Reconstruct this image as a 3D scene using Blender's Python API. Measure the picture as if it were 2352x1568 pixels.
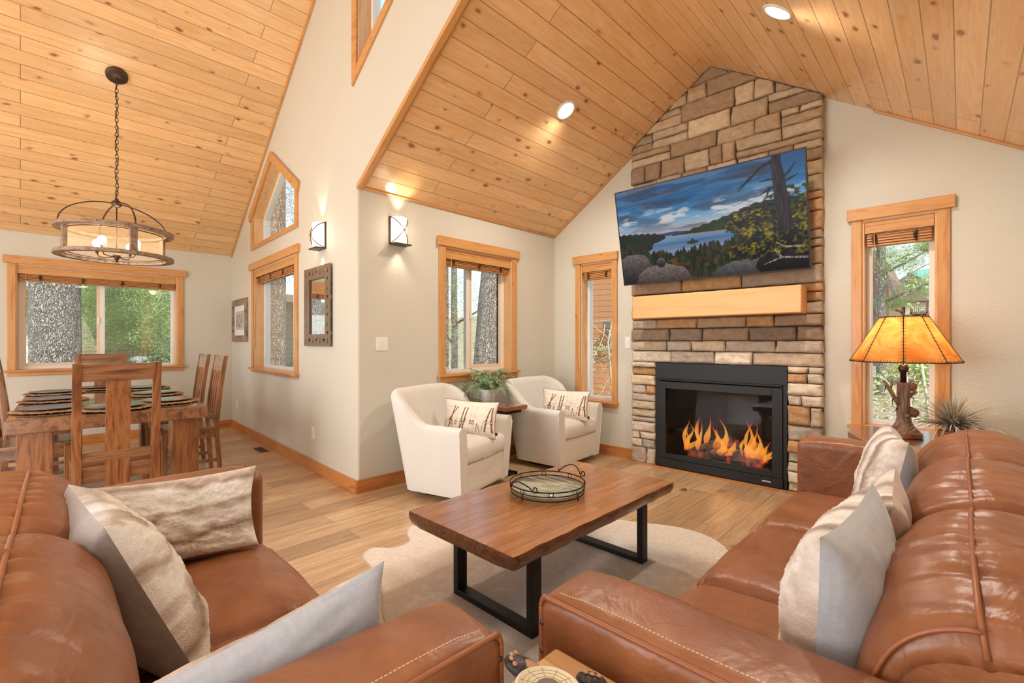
import bpy, math, random
import numpy as np
from mathutils import Matrix, Vector, noise as mnoise

random.seed(7)
scn = bpy.context.scene
for o in list(bpy.data.objects):
    bpy.data.objects.remove(o, do_unlink=True)
COL = scn.collection
PI = math.pi

# ------------------------------------------------------------------ camera
cam_d = bpy.data.cameras.new('camera')
cam_d.sensor_fit = 'HORIZONTAL'; cam_d.sensor_width = 36.0
cam_d.lens = 36.0 * 1079.0 / 2352.0
cam_d.shift_y = 1.0 / 2352.0
cam_d.clip_start = 0.02; cam_d.clip_end = 500
cam = bpy.data.objects.new('camera', cam_d); COL.objects.link(cam)
cam.location = (0, 0, 1.25)
cam.rotation_euler = (math.radians(90), 0, math.radians(43.7))
scn.camera = cam

# ------------------------------------------------------------------ colour management
scn.view_settings.view_transform = 'Standard'
scn.view_settings.look = 'None'
scn.view_settings.exposure = 0.32
scn.view_settings.gamma = 1.0
scn.view_settings.use_curve_mapping = False
try:
    scn.cycles.max_bounces = 8
    scn.cycles.transparent_max_bounces = 24
    scn.cycles.caustics_reflective = False
    scn.cycles.caustics_refractive = False
    scn.cycles.sample_clamp_indirect = 6.0
except Exception:
    pass

# ------------------------------------------------------------------ world: sky
world = bpy.data.worlds.new('sky'); scn.world = world; world.use_nodes = True
nt = world.node_tree; nt.nodes.clear()
tc = nt.nodes.new('ShaderNodeTexCoord'); sp = nt.nodes.new('ShaderNodeSeparateXYZ')
rp = nt.nodes.new('ShaderNodeValToRGB'); bg = nt.nodes.new('ShaderNodeBackground'); wo = nt.nodes.new('ShaderNodeOutputWorld')
rp.color_ramp.elements[0].position = 0.0; rp.color_ramp.elements[0].color = (0.86, 0.92, 0.95, 1)
rp.color_ramp.elements[1].position = 0.55; rp.color_ramp.elements[1].color = (0.40, 0.66, 0.95, 1)
nt.links.new(tc.outputs['Generated'], sp.inputs[0]); nt.links.new(sp.outputs['Z'], rp.inputs[0])
nt.links.new(rp.outputs[0], bg.inputs['Color']); nt.links.new(bg.outputs[0], wo.inputs[0])
bg.inputs['Strength'].default_value = 1.5

def light(name, kind, loc, rot, power, color=(1, 1, 1), size=1, size_y=None, spot=None, blend=.6):
    d = bpy.data.lights.new(name, kind); d.energy = power; d.color = color
    if kind == 'AREA':
        d.shape = 'RECTANGLE' if size_y else 'SQUARE'; d.size = size
        if size_y: d.size_y = size_y
    elif kind == 'SUN':
        d.angle = size
    else:
        d.shadow_soft_size = size
        if kind == 'SPOT':
            d.spot_size = math.radians(spot); d.spot_blend = blend
    o = bpy.data.objects.new(name, d); COL.objects.link(o)
    o.location = loc; o.rotation_euler = rot
    return o
R_ = math.radians
# sun over the roof; it lights the garden but does not reach the room
_s = light('sun', 'SUN', (0, 0, 20), (0, 0, 0), 4.4, (1.0, .95, .86), R_(0.7))
_s.rotation_euler = Vector((-1, .42, -1.25)).to_track_quat('-Z', 'Y').to_euler()
# area fill lights added behind the camera, set at the back wall windows
light('back_fill_left', 'AREA', (-5.6, -3.38, 1.35), (R_(84), 0, 0), 44, (1.0, .985, .97), 2.6, 2.0)
light('back_fill_right', 'AREA', (-2.85, -3.38, 1.35), (R_(92), 0, R_(-10)), 118, (1.0, .985, .97), 2.6, 2.0)
light('back_fill_upper', 'AREA', (-3.2, -3.38, 3.6), (R_(70), 0, 0), 18, (1.0, .985, .97), 3.4, 1.3)
# fill light added beside the camera to brighten the sconce wall
light('side_fill', 'AREA', (.24, -1.6, 1.15), (R_(90), 0, R_(90)), 62, (1.0, .985, .97), 1.9, 2.0)
# unseen fill spots added high in the great room, out of the frame
for (x, y, z, p) in ((-.9, -.7, 5.4, 66), (-2.7, -1.5, 5.55, 46), (-4.9, -1.0, 4.15, 24), (-1.0, -2.2, 5.5, 50)):
    light('great_room_fill', 'SPOT', (x, y, z), (0, 0, 0), p, (1.0, .93, .84), .07, spot=84, blend=.9)
# the two recessed lamps of the alcove ceiling
light('alcove_lamp_light', 'SPOT', (-2.493, 3.29, 3.235), (0, 0, 0), 92, (1.0, .92, .80), .06, spot=158, blend=.8)
light('alcove_lamp_light', 'SPOT', (-0.799, 3.145, 3.185), (0, 0, 0), 92, (1.0, .92, .80), .06, spot=158, blend=.8)

# ------------------------------------------------------------------ node helpers
def srgb(r, g, b):
    f = lambda c: ((c / 255) / 12.92 if c / 255 <= .04045 else ((c / 255 + .055) / 1.055) ** 2.4)
    return (f(r), f(g), f(b), 1)

class NT:
    def __init__(s, name):
        s.m = bpy.data.materials.new(name); s.m.use_nodes = True
        s.t = s.m.node_tree; s.t.nodes.clear()
        s.out = s.t.nodes.new('ShaderNodeOutputMaterial')
    def n(s, typ, ins=None, **props):
        nd = s.t.nodes.new('ShaderNode' + typ)
        for k, v in props.items(): setattr(nd, k, v)
        for k, v in (ins or {}).items():
            sock = nd.inputs[k]
            if hasattr(v, 'is_output') or isinstance(v, bpy.types.NodeSocket): s.t.links.new(v, sock)
            else: sock.default_value = v
        return nd
    def coord(s, scale=(1, 1, 1), rot=(0, 0, 0), which='Object'):
        c = s.n('TexCoord'); mp = s.n('Mapping', {'Vector': c.outputs[which], 'Scale': scale, 'Rotation': rot})
        return mp.outputs[0]
    def noise(s, vec, scale, detail=4, rough=.6, dist=0):
        return s.n('TexNoise', {'Vector': vec, 'Scale': scale, 'Detail': detail, 'Roughness': rough, 'Distortion': dist}).outputs['Fac']
    def ramp(s, fac, stops, interp='LINEAR'):
        r = s.n('ValToRGB', {'Fac': fac}); cr = r.color_ramp; cr.interpolation = interp
        while len(cr.elements) > 1: cr.elements.remove(cr.elements[-1])
        cr.elements[0].position = stops[0][0]; cr.elements[0].color = stops[0][1]
        for p, c in stops[1:]:
            e = cr.elements.new(p); e.color = c
        return r.outputs[0]
    def mix(s, f, a, b, mode='MIX'):
        m = s.n('Mix', data_type='RGBA', blend_type=mode)
        for i, v in ((0, f), (6, a), (7, b)):
            if isinstance(v, bpy.types.NodeSocket): s.t.links.new(v, m.inputs[i])
            else: m.inputs[i].default_value = v
        return m.outputs[2]
    def math(s, op, a, b=0.0, clamp=False):
        m = s.n('Math', operation=op, use_clamp=clamp)
        for i, v in ((0, a), (1, b)):
            if isinstance(v, bpy.types.NodeSocket): s.t.links.new(v, m.inputs[i])
            else: m.inputs[i].default_value = v
        return m.outputs[0]
    def bump(s, h, strength=.3, dist=.01, nrm=None):
        d = {'Height': h, 'Strength': strength, 'Distance': dist}
        if nrm is not None: d['Normal'] = nrm
        return s.n('Bump', d).outputs[0]
    def bsdf(s, col, rough=.5, metal=0, normal=None, **kw):
        d = {'Base Color': col, 'Roughness': rough, 'Metallic': metal}
        if normal is not None: d['Normal'] = normal
        d.update(kw)
        b = s.n('BsdfPrincipled', d)
        s.t.links.new(b.outputs[0], s.out.inputs[0]); return b
    def surf(s, sh): s.t.links.new(sh, s.out.inputs[0])

BLK = (0, 0, 0, 1); WHT = (1, 1, 1, 1)

def plain(name, rgb, rough=.5, metal=0, **kw):
    t = NT(name); t.bsdf(srgb(*rgb), rough, metal, **kw); return t.m

def planks(name, light_c, dark_c, knot_c, length, width, groove, knot_amt, rough, grain=1.0, warm=None, bumpd=.004, coat=0.0, knot_scale=5.0, contrast=1.0):
    """boards running along local x, laid out across local y"""
    t = NT(name); v = t.coord()
    br = t.n('TexBrick', {'Vector': v, 'Color1': BLK, 'Color2': WHT, 'Mortar': (.5, .5, .5, 1), 'Scale': 1.0,
                          'Mortar Size': groove, 'Mortar Smooth': .3, 'Bias': 0.0, 'Brick Width': length, 'Row Height': width},
             offset=.37, offset_frequency=2, squash=1.0)
    rnd = t.n('SeparateColor', {'Color': br.outputs['Color']}).outputs[0]
    off = t.n('CombineXYZ', {'X': t.math('MULTIPLY', rnd, 37.0), 'Y': t.math('MULTIPLY', rnd, 11.0), 'Z': t.math('MULTIPLY', rnd, 5.0)}).outputs[0]
    vo = t.n('VectorMath', {0: v, 1: off}, operation='ADD').outputs[0]
    st = t.n('Mapping', {'Vector': vo, 'Scale': (1.0, 11.0, 11.0)}).outputs[0]
    g1 = t.noise(st, 2.2, 6, .62, 1.6)
    g2 = t.noise(t.n('Mapping', {'Vector': vo, 'Scale': (2.0, 70.0, 70.0)}).outputs[0], 2.0, 3, .6, .3)
    lo = t.noise(t.n('Mapping', {'Vector': vo, 'Scale': (.8, 3, 3)}).outputs[0], 1.5, 2, .5)
    base = t.mix(t.ramp(g1, [(.35, BLK), (.68, WHT)]), light_c, dark_c)
    base = t.mix(t.math('MULTIPLY', g2, min(.9, .35 * grain)), base, dark_c, 'MULTIPLY')
    if grain > 1.7: base = t.mix(t.math('MULTIPLY', t.ramp(t.noise(st, 1.1, 5, .7, 3.0), [(.52, BLK), (.66, WHT)]), .30), base, srgb(122, 92, 66))
    # board to board tone
    tone = t.ramp(rnd, [(0, (.76, .72, .68, 1)), (.35, (.95, .93, .9, 1)), (.7, (1.03, 1.02, 1.0, 1)), (1, (1.12, 1.12, 1.1, 1))])
    base = t.mix(min(1, contrast), base, tone, 'MULTIPLY')
    if contrast > 1: base = t.mix(contrast - 1, base, t.mix(1.0, tone, tone, 'MULTIPLY'), 'MULTIPLY')
    base = t.mix(t.math('MULTIPLY', t.ramp(lo, [(.45, BLK), (.75, WHT)]), .35), base, warm or dark_c)
    # knots
    kv = t.n('Mapping', {'Vector': vo, 'Scale': (1.0, 1.7, 1.0)}).outputs[0]
    wob = t.n('TexNoise', {'Vector': vo, 'Scale': 14.0, 'Detail': 2.0}).outputs['Color']
    kv = t.n('VectorMath', {0: kv, 1: t.n('VectorMath', {0: wob, 3: .06}, operation='SCALE').outputs[0]}, operation='ADD').outputs[0]
    vr = t.n('TexVoronoi', {'Vector': kv, 'Scale': knot_scale, 'Randomness': 1.0}, feature='F1')
    sel = t.n('SeparateColor', {'Color': vr.outputs['Color']}).outputs[0]
    big = t.math('MULTIPLY', t.ramp(sel, [(1 - knot_amt, BLK), (1.0, WHT)]), .17)
    kd = t.math('SUBTRACT', vr.outputs['Distance'], big)
    halo = t.ramp(kd, [(0.0, WHT), (.10, (.25, .25, .25, 1)), (.2, BLK)])
    gate = t.ramp(sel, [(1 - knot_amt, BLK), (1 - knot_amt + .02, WHT)])
    halo = t.math('MULTIPLY', halo, gate)
    base = t.mix(t.math('MULTIPLY', halo, .75), base, knot_c)
    core = t.math("MULTIPLY", t.ramp(kd, [(0.0, WHT), (.02, BLK)]), gate)
    base = t.mix(t.math('MULTIPLY', core, .5), base, t.mix(.5, knot_c, BLK))
    base = t.mix(t.math('MULTIPLY', br.outputs['Fac'], .62), base, t.mix(.75, knot_c, BLK))
    h = t.math('SUBTRACT', t.math('MULTIPLY', g2, .12), br.outputs['Fac'])
    nrm = t.bump(h, .45, bumpd)
    b = t.bsdf(base, t.math('ADD', t.math('MULTIPLY', g1, .15), rough - .06), normal=nrm)
    b.inputs['Coat Weight'].default_value = coat; b.inputs['Coat Roughness'].default_value = .18
    return t.m

def wood(name, light_c, dark_c, rough=.4, scale=1.0, along='x', knots=.0, knot_c=None, coat=0.0, dist=2.0, streak=9.0, darkest=None):
    t = NT(name)
    sc = {'x': (1, streak, streak), 'y': (streak, 1, streak), 'z': (streak, streak, 1)}[along]
    ob = t.n('ObjectInfo').outputs['Random']
    v = t.coord()
    off = t.n('CombineXYZ', {'X': t.math('MULTIPLY', ob, 13.0), 'Y': t.math('MULTIPLY', ob, 7.0), 'Z': 0.0}).outputs[0]
    vo = t.n('VectorMath', {0: v, 1: off}, operation='ADD').outputs[0]
    st = t.n('Mapping', {'Vector': vo, 'Scale': sc}).outputs[0]
    g1 = t.noise(st, 1.6 * scale, 7, .62, dist)
    g2 = t.noise(t.n('Mapping', {'Vector': vo, 'Scale': tuple(4 * c if c > 1 else 2 for c in sc)}).outputs[0], 2.5 * scale, 4, .6)
    stops = [(.3, dark_c), (.5, light_c), (.62, light_c), (.75, dark_c)]
    if darkest: stops = [(.28, darkest), (.42, dark_c), (.55, light_c), (.64, dark_c), (.72, darkest)]
    base = t.ramp(g1, stops)
    base = t.mix(t.math('MULTIPLY', g2, .35), base, dark_c, 'MULTIPLY')
    if knots:
        vr = t.n('TexVoronoi', {'Vector': t.n('Mapping', {'Vector': vo, 'Scale': tuple(1.0 if c == 1 else 1.6 for c in sc)}).outputs[0], 'Scale': 4.0}, feature='F1')
        sel = t.n('SeparateColor', {'Color': vr.outputs['Color']}).outputs[0]
        kd = t.math('ADD', vr.outputs['Distance'], t.math('MULTIPLY', g2, .06))
        halo = t.math('MULTIPLY', t.ramp(kd, [(.0, WHT), (.06, (.6, .6, .6, 1)), (.16, BLK)]), t.ramp(sel, [(1 - knots, BLK), (1.01 - knots, WHT)]))
        base = t.mix(t.math('MULTIPLY', halo, .8), base, knot_c or dark_c)
    b = t.bsdf(base, rough, normal=t.bump(g2, .12, .003))
    b.inputs['Coat Weight'].default_value = coat; b.inputs['Coat Roughness'].default_value = .12
    return t.m

M = {}
M['ceiling'] = planks('knotty_pine_ceiling', srgb(246, 212, 164), srgb(232, 186, 130), srgb(156, 90, 44), 2.6, .137, .0035, .34, .34, coat=.35, warm=srgb(230, 180, 116), knot_scale=6.5, contrast=.5)
M['floor'] = planks('oak_plank_floor', srgb(228, 202, 168), srgb(190, 158, 122), srgb(100, 72, 50), 1.5, .185, .0022, .22, .36, grain=1.75, contrast=1.25, warm=srgb(194, 152, 106), bumpd=.0012, coat=.25, knot_scale=3.2)
M['alder'] = wood('alder_trim', srgb(216, 162, 100), srgb(192, 130, 70), .38, 1.0, 'x', .22, srgb(110, 48, 18), coat=.2)
M['alder_v'] = wood('alder_trim_upright', srgb(216, 162, 100), srgb(192, 130, 70), .38, 1.0, 'z', .22, srgb(110, 48, 18), coat=.2)
M['jamb'] = wood('pine_jamb', srgb(232, 190, 138), srgb(212, 160, 104), .45, 1.0, 'z', .2, srgb(150, 90, 50))
M['base'] = wood('alder_baseboard', srgb(208, 142, 78), srgb(176, 106, 52), .36, .8, 'x', .15, srgb(100, 44, 18), coat=.2)
M['mantel'] = wood('pine_mantel', srgb(226, 176, 114), srgb(216, 160, 94), .45, .8, 'x', .45, srgb(176, 84, 36), coat=.1, dist=1.0)
M['bamboo'] = None
def _bamboo():
    t = NT('bamboo_slats'); v = t.coord()
    w = t.n('TexWave', {'Vector': v, 'Scale': 17.0, 'Distortion': .4, 'Detail': 1.0}, wave_type='BANDS', bands_direction='Z').outputs['Fac']
    n = t.noise(t.n('Mapping', {'Vector': v, 'Scale': (2, 40, 40)}).outputs[0], 3.0, 3)
    c = t.mix(t.ramp(n, [(.35, BLK), (.65, WHT)]), srgb(178, 116, 60), srgb(216, 152, 88))
    c = t.mix(t.ramp(w, [(.0, WHT), (.22, BLK)]), c, srgb(104, 54, 24))
    t.bsdf(c, .45, normal=t.bump(w, .5, .004)); return t.m
M['bamboo'] = _bamboo()
def _wall():
    t = NT('textured_plaster_wall'); v = t.coord()
    n = t.noise(v, 62.0, 3, .55); n2 = t.noise(v, 22.0, 2, .5)
    c = t.mix(t.noise(v, 1.2, 2), srgb(207, 202, 188), srgb(213, 208, 194))
    h = t.math('ADD', t.ramp(n, [(.42, BLK), (.62, WHT)]), t.math('MULTIPLY', n2, .6))
    t.bsdf(c, .62, normal=t.bump(h, .22, .004)); return t.m
M['wall'] = _wall()
M['wall_x'] = M['wall']
M['vinyl'] = plain('white_vinyl', (236, 234, 228), .35)
M['almond'] = plain('almond_vinyl', (232, 208, 180), .4)
M['dark_gasket'] = plain('dark_gasket', (40, 52, 56), .4)
M['plastic'] = plain('white_plastic', (238, 234, 226), .3)
M['black_metal'] = plain('black_metal', (13, 12, 12), .5, .1)
M['black_matte'] = plain('black_matte', (16, 15, 15), .6)
M['bronze'] = plain('dark_bronze', (84, 68, 56), .38, .7)
M['iron'] = plain('wrought_iron', (42, 34, 32), .45, .7)
M['chrome'] = plain('brushed_steel', (190, 186, 180), .28, .9)
def thin_fresnel(t):
    # the same reflectance on both faces of a pane
    bf = t.n('NewGeometry').outputs['Backfacing']
    ior = t.math('ADD', t.math('MULTIPLY', bf, 1 / 1.45 - 1.45), 1.45)
    return t.n('Fresnel', {'IOR': ior}).outputs[0]
def _glass():
    t = NT('window_glass')
    fr = thin_fresnel(t)
    tr = t.n('BsdfTransparent', {'Color': (.97, .99, .985, 1)}); gl = t.n('BsdfGlossy', {'Color': WHT, 'Roughness': .02})
    mx = t.n('MixShader', {'Fac': fr}); t.t.links.new(tr.outputs[0], mx.inputs[1]); t.t.links.new(gl.outputs[0], mx.inputs[2])
    t.surf(mx.outputs[0]); return t.m
M['glass'] = _glass()
def _dglass():
    t = NT('smoked_fire_glass')
    fr = t.math('MULTIPLY', thin_fresnel(t), .4)
    tr = t.n('BsdfTransparent', {'Color': (.72, .72, .74, 1)}); gl = t.n('BsdfGlossy', {'Color': WHT, 'Roughness': .03})
    mx = t.n('MixShader', {'Fac': fr}); t.t.links.new(tr.outputs[0], mx.inputs[1]); t.t.links.new(gl.outputs[0], mx.inputs[2])
    t.surf(mx.outputs[0]); return t.m
M['fire_glass'] = _dglass()
M['mirror'] = plain('mirror_glass', (238, 240, 240), .01, 1.0)
M['screen'] = None

def emit(name, rgb, strength, rough=.4):
    t = NT(name); c = srgb(*rgb)
    t.bsdf(c, rough, **{'Emission Color': c, 'Emission Strength': strength}); return t.m
M['bulb'] = emit('glowing_bulb', (255, 236, 200), 14)
M['lamp_disc'] = emit('glowing_lamp_disc', (255, 238, 210), 9)
M['opal'] = emit('glowing_opal_glass', (255, 244, 224), 1.3)

def leather(name, c_light, c_dark, rough=.36):
    t = NT(name); v = t.coord(); ob = t.n('ObjectInfo').outputs['Random']
    off = t.n('CombineXYZ', {'X': t.math('MULTIPLY', ob, 9.0)}).outputs[0]
    v = t.n('VectorMath', {0: v, 1: off}, operation='ADD').outputs[0]
    n1 = t.noise(v, 3.2, 4, .6, .8); n2 = t.noise(v, 14, 3, .6, .6); grain = t.noise(v, 190, 2, .5)
    c = t.mix(t.ramp(n1, [(.3, BLK), (.72, WHT)]), c_dark, c_light)
    c = t.mix(t.math('MULTIPLY', t.ramp(n2, [(.5, BLK), (.8, WHT)]), .35), c, c_dark)
    h = t.math('ADD', t.math('MULTIPLY', n2, .35), t.math('MULTIPLY', grain, .05))
    wr = t.noise(t.n('Mapping', {'Vector': v, 'Scale': (1.0, 1.0, 1.0)}).outputs[0], 5.5, 3, .55, 1.4)
    h = t.math('ADD', h, t.math('MULTIPLY', wr, 1.1))
    b = t.bsdf(c, t.math('ADD', t.math('MULTIPLY', n2, .16), rough - .06), normal=t.bump(h, .5, .014))
    b.inputs['Coat Weight'].default_value = .10; b.inputs['Coat Roughness'].default_value = .3
    return t.m
M['leather'] = leather('saddle_leather', srgb(162, 106, 70), srgb(128, 76, 46), .36)
M['leather_piping'] = plain('leather_piping', (158, 98, 64), .4)
M['stitch'] = plain('pale_stitching', (222, 190, 160), .6)

def fabric(name, rgb, rgb2, scale=420, bmp=.35, sheen=.3, rough=.85):
    t = NT(name); v = t.coord()
    w1 = t.noise(t.n('Mapping', {'Vector': v, 'Scale': (1, .12, 1)}).outputs[0], scale, 2); w2 = t.noise(t.n('Mapping', {'Vector': v, 'Scale': (.12, 1, .25)}).outputs[0], scale, 2)
    f = t.math('MULTIPLY', t.math('ADD', w1, w2), .5)
    c = t.mix(t.ramp(f, [(.38, BLK), (.62, WHT)]), srgb(*rgb2), srgb(*rgb))
    b = t.bsdf(c, rough, normal=t.bump(f, bmp, .002)); b.inputs['Sheen Weight'].default_value = sheen
    return t.m
M['linen'] = fabric('cream_linen', (236, 233, 227), (221, 216, 208))
M['suede'] = fabric('grey_suede', (158, 148, 142), (142, 134, 130), 90, .12, .6)
M['suede_blue'] = fabric('pale_blue_grey_suede', (186, 190, 198), (172, 178, 188), 90, .12, .6)
M['suede_tan'] = fabric('tan_suede', (206, 176, 156), (190, 160, 142), 90, .12, .6)
def jute():
    t = NT('braided_jute'); v = t.coord(); n = t.noise(v, 130, 3, .7, .6); n2 = t.noise(v, 38, 2)
    t.bsdf(t.mix(t.ramp(t.math('ADD', t.math('MULTIPLY', n, .7), t.math('MULTIPLY', n2, .3)), [(.38, BLK), (.6, WHT)]), srgb(134, 92, 58), srgb(206, 162, 116)), .95, normal=t.bump(n, 1.0, .006)); return t.m
M['jute'] = jute()
def vcol(name, rough=.6, emission=0.0, furry=0.0, spec=.5):
    t = NT(name); a = t.n('Attribute', attribute_name='Col').outputs['Color']
    nrm = None
    col = a
    if furry:
        v = t.coord(); n = t.noise(v, 120, 3, .7, .5); n2 = t.noise(v, 260, 2, .7)
        h = t.math('ADD', n, t.math('MULTIPLY', n2, .6)); nrm = t.bump(h, .5, .008)
        col = t.mix(t.math('MULTIPLY', t.ramp(h, [(.55, WHT), (.95, BLK)]), .11), a, t.mix(.35, a, srgb(90, 66, 50)), 'MIX')
    d = {}
    if emission: d = {'Emission Color': col, 'Emission Strength': emission}; col = (.01, .01, .012, 1)
    b = t.bsdf(col, rough, normal=nrm, **d)
    b.inputs['Specular IOR Level'].default_value = spec if not emission else .03
    if furry: b.inputs['Sheen Weight'].default_value = .5
    return t.m
M['fur'] = vcol('striped_faux_fur', .95, 0, 1.0, .1)
M['print_cloth'] = vcol('printed_cotton', .9, 0, 0, .1)
M['tv'] = vcol('lit_screen', .12, .92, 0, .5)
M['photo_print'] = vcol('photo_print', .5)
M['stone'] = None
def _stone():
    t = NT('stacked_ledge_stone'); v = t.coord(); a = t.n('Attribute', attribute_name='Col').outputs['Color']
    n = t.noise(v, 16, 6, .65, .6); n2 = t.noise(v, 70, 4, .6); n3 = t.noise(t.n('Mapping', {'Vector': v, 'Scale': (1, 1, 3)}).outputs[0], 5, 4, .6, 1.2)
    c = t.mix(t.ramp(n, [(.35, BLK), (.7, WHT)]), t.mix(1.0, a, (.74, .68, .62, 1), 'MULTIPLY'), a)
    c = t.mix(t.math('MULTIPLY', t.ramp(n3, [(.5, BLK), (.7, WHT)]), .4), c, t.mix(.6, a, srgb(176, 122, 76)))
    h = t.math('ADD', n, t.math('MULTIPLY', n2, .35))
    t.bsdf(c, .85, normal=t.bump(h, .75, .02)); return t.m
M['stone'] = _stone()
M['mortar'] = plain('dark_mortar', (66, 52, 42), .9)
M['sheesham'] = wood('sheesham_wood', srgb(170, 116, 72), srgb(132, 82, 48), .28, 1.0, 'z', 0, coat=.4, darkest=srgb(92, 56, 36), dist=1.3, streak=8.0)
M['sheesham_h'] = wood('sheesham_wood_flat', srgb(164, 118, 82), srgb(130, 88, 60), .28, 1.0, 'x', 0, coat=.4, darkest=srgb(92, 62, 46), dist=1.0, streak=9.0)
M['acacia'] = planks('acacia_plank_top', srgb(196, 138, 82), srgb(150, 96, 52), srgb(80, 44, 26), 3.2, .098, .0006, .10, .22, grain=1.5, warm=srgb(120, 68, 36), bumpd=.0006, coat=.5, knot_scale=3.0)
M['acacia_edge'] = wood('live_edge_bark', srgb(140, 96, 64), srgb(96, 62, 42), .4, 2.5, 'x', 0, coat=.4, darkest=srgb(60, 38, 28))
M['grey_wood'] = wood('weathered_wood', srgb(172, 146, 122), srgb(136, 110, 90), .7, 1.0, 'x', 0, darkest=srgb(100, 78, 62), dist=.7)
M['walnut'] = wood('brown_table_wood', srgb(150, 96, 62), srgb(104, 62, 40), .22, 1.2, 'x', 0, coat=.5)
M['charger'] = plain('dark_pewter_plate', (128, 118, 118), .2, .8)
M['ceramic'] = None
def _marble():
    t = NT('veined_white_ceramic'); v = t.coord()
    n = t.noise(t.n('Mapping', {'Vector': v, 'Scale': (1, 1, .5), 'Rotation': (0, .6, 0)}).outputs[0], 22, 4, .6, 2.5)
    c = t.ramp(n, [(.40, srgb(240, 238, 234)), (.5, srgb(206, 204, 202)), (.56, srgb(240, 238, 234))])
    t.bsdf(c, .3); return t.m
M['ceramic'] = _marble()
def leafm(name, c1, c2, rough=.5, trans=.0, sc=9):
    t = NT(name); v = t.coord(); n = t.noise(v, sc, 3)
    t.bsdf(t.mix(t.ramp(n, [(.35, BLK), (.65, WHT)]), srgb(*c1), srgb(*c2)), rough); return t.m
M['fern'] = leafm('fern_leaf', (88, 124, 66), (176, 194, 148), .5, sc=26)
M['airgrass'] = leafm('dusty_grass_blade', (164, 156, 136), (212, 208, 194), .6, sc=18)
M['airgrass_tip'] = leafm('brown_grass_blade', (124, 98, 74), (160, 134, 106), .6, sc=18)
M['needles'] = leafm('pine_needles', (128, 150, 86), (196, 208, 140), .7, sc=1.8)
M['needles_d'] = leafm('dark_pine_needles', (88, 116, 70), (150, 170, 104), .7, sc=1.8)  # darker green for some of the conifers
M['leaves_y'] = leafm('yellow_green_leaves', (168, 182, 100), (214, 214, 150), .7, sc=3)
M['twig'] = plain('pale_twig', (214, 196, 170), .7)
def _bark():
    t = NT('furrowed_pine_bark'); v = t.coord(); ob = t.n('ObjectInfo').outputs['Random']
    wv = t.n('TexNoise', {'Vector': v, 'Scale': 7.0, 'Detail': 3.0}).outputs['Color']
    vv = t.n('VectorMath', {0: t.n('Mapping', {'Vector': v, 'Scale': (1, 1, .20)}).outputs[0], 1: t.n('VectorMath', {0: wv, 3: .16}, operation='SCALE').outputs[0]}, operation='ADD').outputs[0]
    vd = t.n('TexVoronoi', {'Vector': vv, 'Scale': 38.0}, feature='DISTANCE_TO_EDGE').outputs['Distance']
    n = t.noise(v, 60, 4, .7); n2 = t.noise(v, 9, 4, .6)
    c = t.mix(t.ramp(n2, [(.35, BLK), (.7, WHT)]), srgb(200, 188, 176), srgb(230, 218, 206))
    c = t.mix(t.ramp(n, [(.5, BLK), (.75, WHT)]), c, srgb(150, 108, 82))
    c = t.mix(t.ramp(vd, [(.0, (.75, .75, .75, 1)), (.05, (.5, .5, .5, 1)), (.2, BLK)]), c, srgb(120, 102, 90))
    h = t.math('ADD', t.ramp(vd, [(0, BLK), (.2, WHT)]), t.math('MULTIPLY', n, .4))
    t.bsdf(c, .95, normal=t.bump(h, 1.0, .05)); return t.m
M['bark'] = _bark()
def _ground():
    t = NT('leaf_strewn_dirt'); v = t.coord()
    n = t.noise(v, 1.1, 4, .6); n2 = t.noise(v, 18, 5, .7); vo = t.n('TexVoronoi', {'Vector': v, 'Scale': 16.0})
    s_ = t.n('SeparateColor', {'Color': vo.outputs['Color']}).outputs[0]
    c = t.mix(t.ramp(n2, [(.35, BLK), (.7, WHT)]), srgb(138, 114, 88), srgb(182, 158, 126))
    leaf = t.math('MULTIPLY', t.ramp(vo.outputs['Distance'], [(.30, WHT), (.42, BLK)]), t.ramp(s_, [(.45, BLK), (.5, WHT)]))
    c = t.mix(leaf, c, t.mix(s_, srgb(214, 186, 130), srgb(232, 218, 170)))
    c = t.mix(t.ramp(n, [(.56, BLK), (.66, WHT)]), c, srgb(142, 150, 88))
    t.bsdf(c, .95, normal=t.bump(t.math('ADD', n2, leaf), .6, .03)); return t.m
M['ground'] = _ground()
def siding(name, c1, c2, row, groove=.05):
    t = NT(name); v = t.coord()
    z = t.n('SeparateXYZ', {'Vector': v}).outputs[2]
    fr = t.math('FRACT', t.math('DIVIDE', z, row))
    n = t.noise(t.n('Mapping', {'Vector': v, 'Scale': (1, 1, 18)}).outputs[0], 2.0, 3)
    c = t.mix(n, srgb(*c1), srgb(*c2))
    c = t.mix(t.ramp(fr, [(0, WHT), (groove, WHT), (groove + .04, BLK)]), c, t.mix(.75, srgb(*c2), BLK))
    t.bsdf(c, .6, normal=t.bump(fr, .6, .02)); return t.m
M['siding_cedar'] = siding('cedar_lap_siding', (226, 160, 112), (206, 136, 90), .125)
M['siding_brown'] = siding('brown_lap_siding', (150, 106, 82), (126, 86, 66), .16)
M['siding_tan'] = siding('tan_lap_siding', (186, 172, 150), (170, 154, 132), .2)
M['roof_green'] = plain('green_metal_roof', (150, 214, 196), .35)
M['roof_brown'] = plain('brown_shingle_roof', (150, 120, 104), .9)
M['roof_grey'] = plain('grey_fascia', (120, 112, 106), .7)
M['win_dark'] = plain('dark_house_window', (60, 70, 76), .1)
M['win_light'] = plain('bright_house_window', (214, 230, 226), .1)
M['white_paint'] = plain('white_paint', (232, 230, 224), .5)
M['river_stone'] = leafm('river_stone', (150, 146, 138), (196, 190, 180), .7, sc=14)
M['log_post'] = plain('honey_log', (206, 150, 92), .5)

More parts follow.
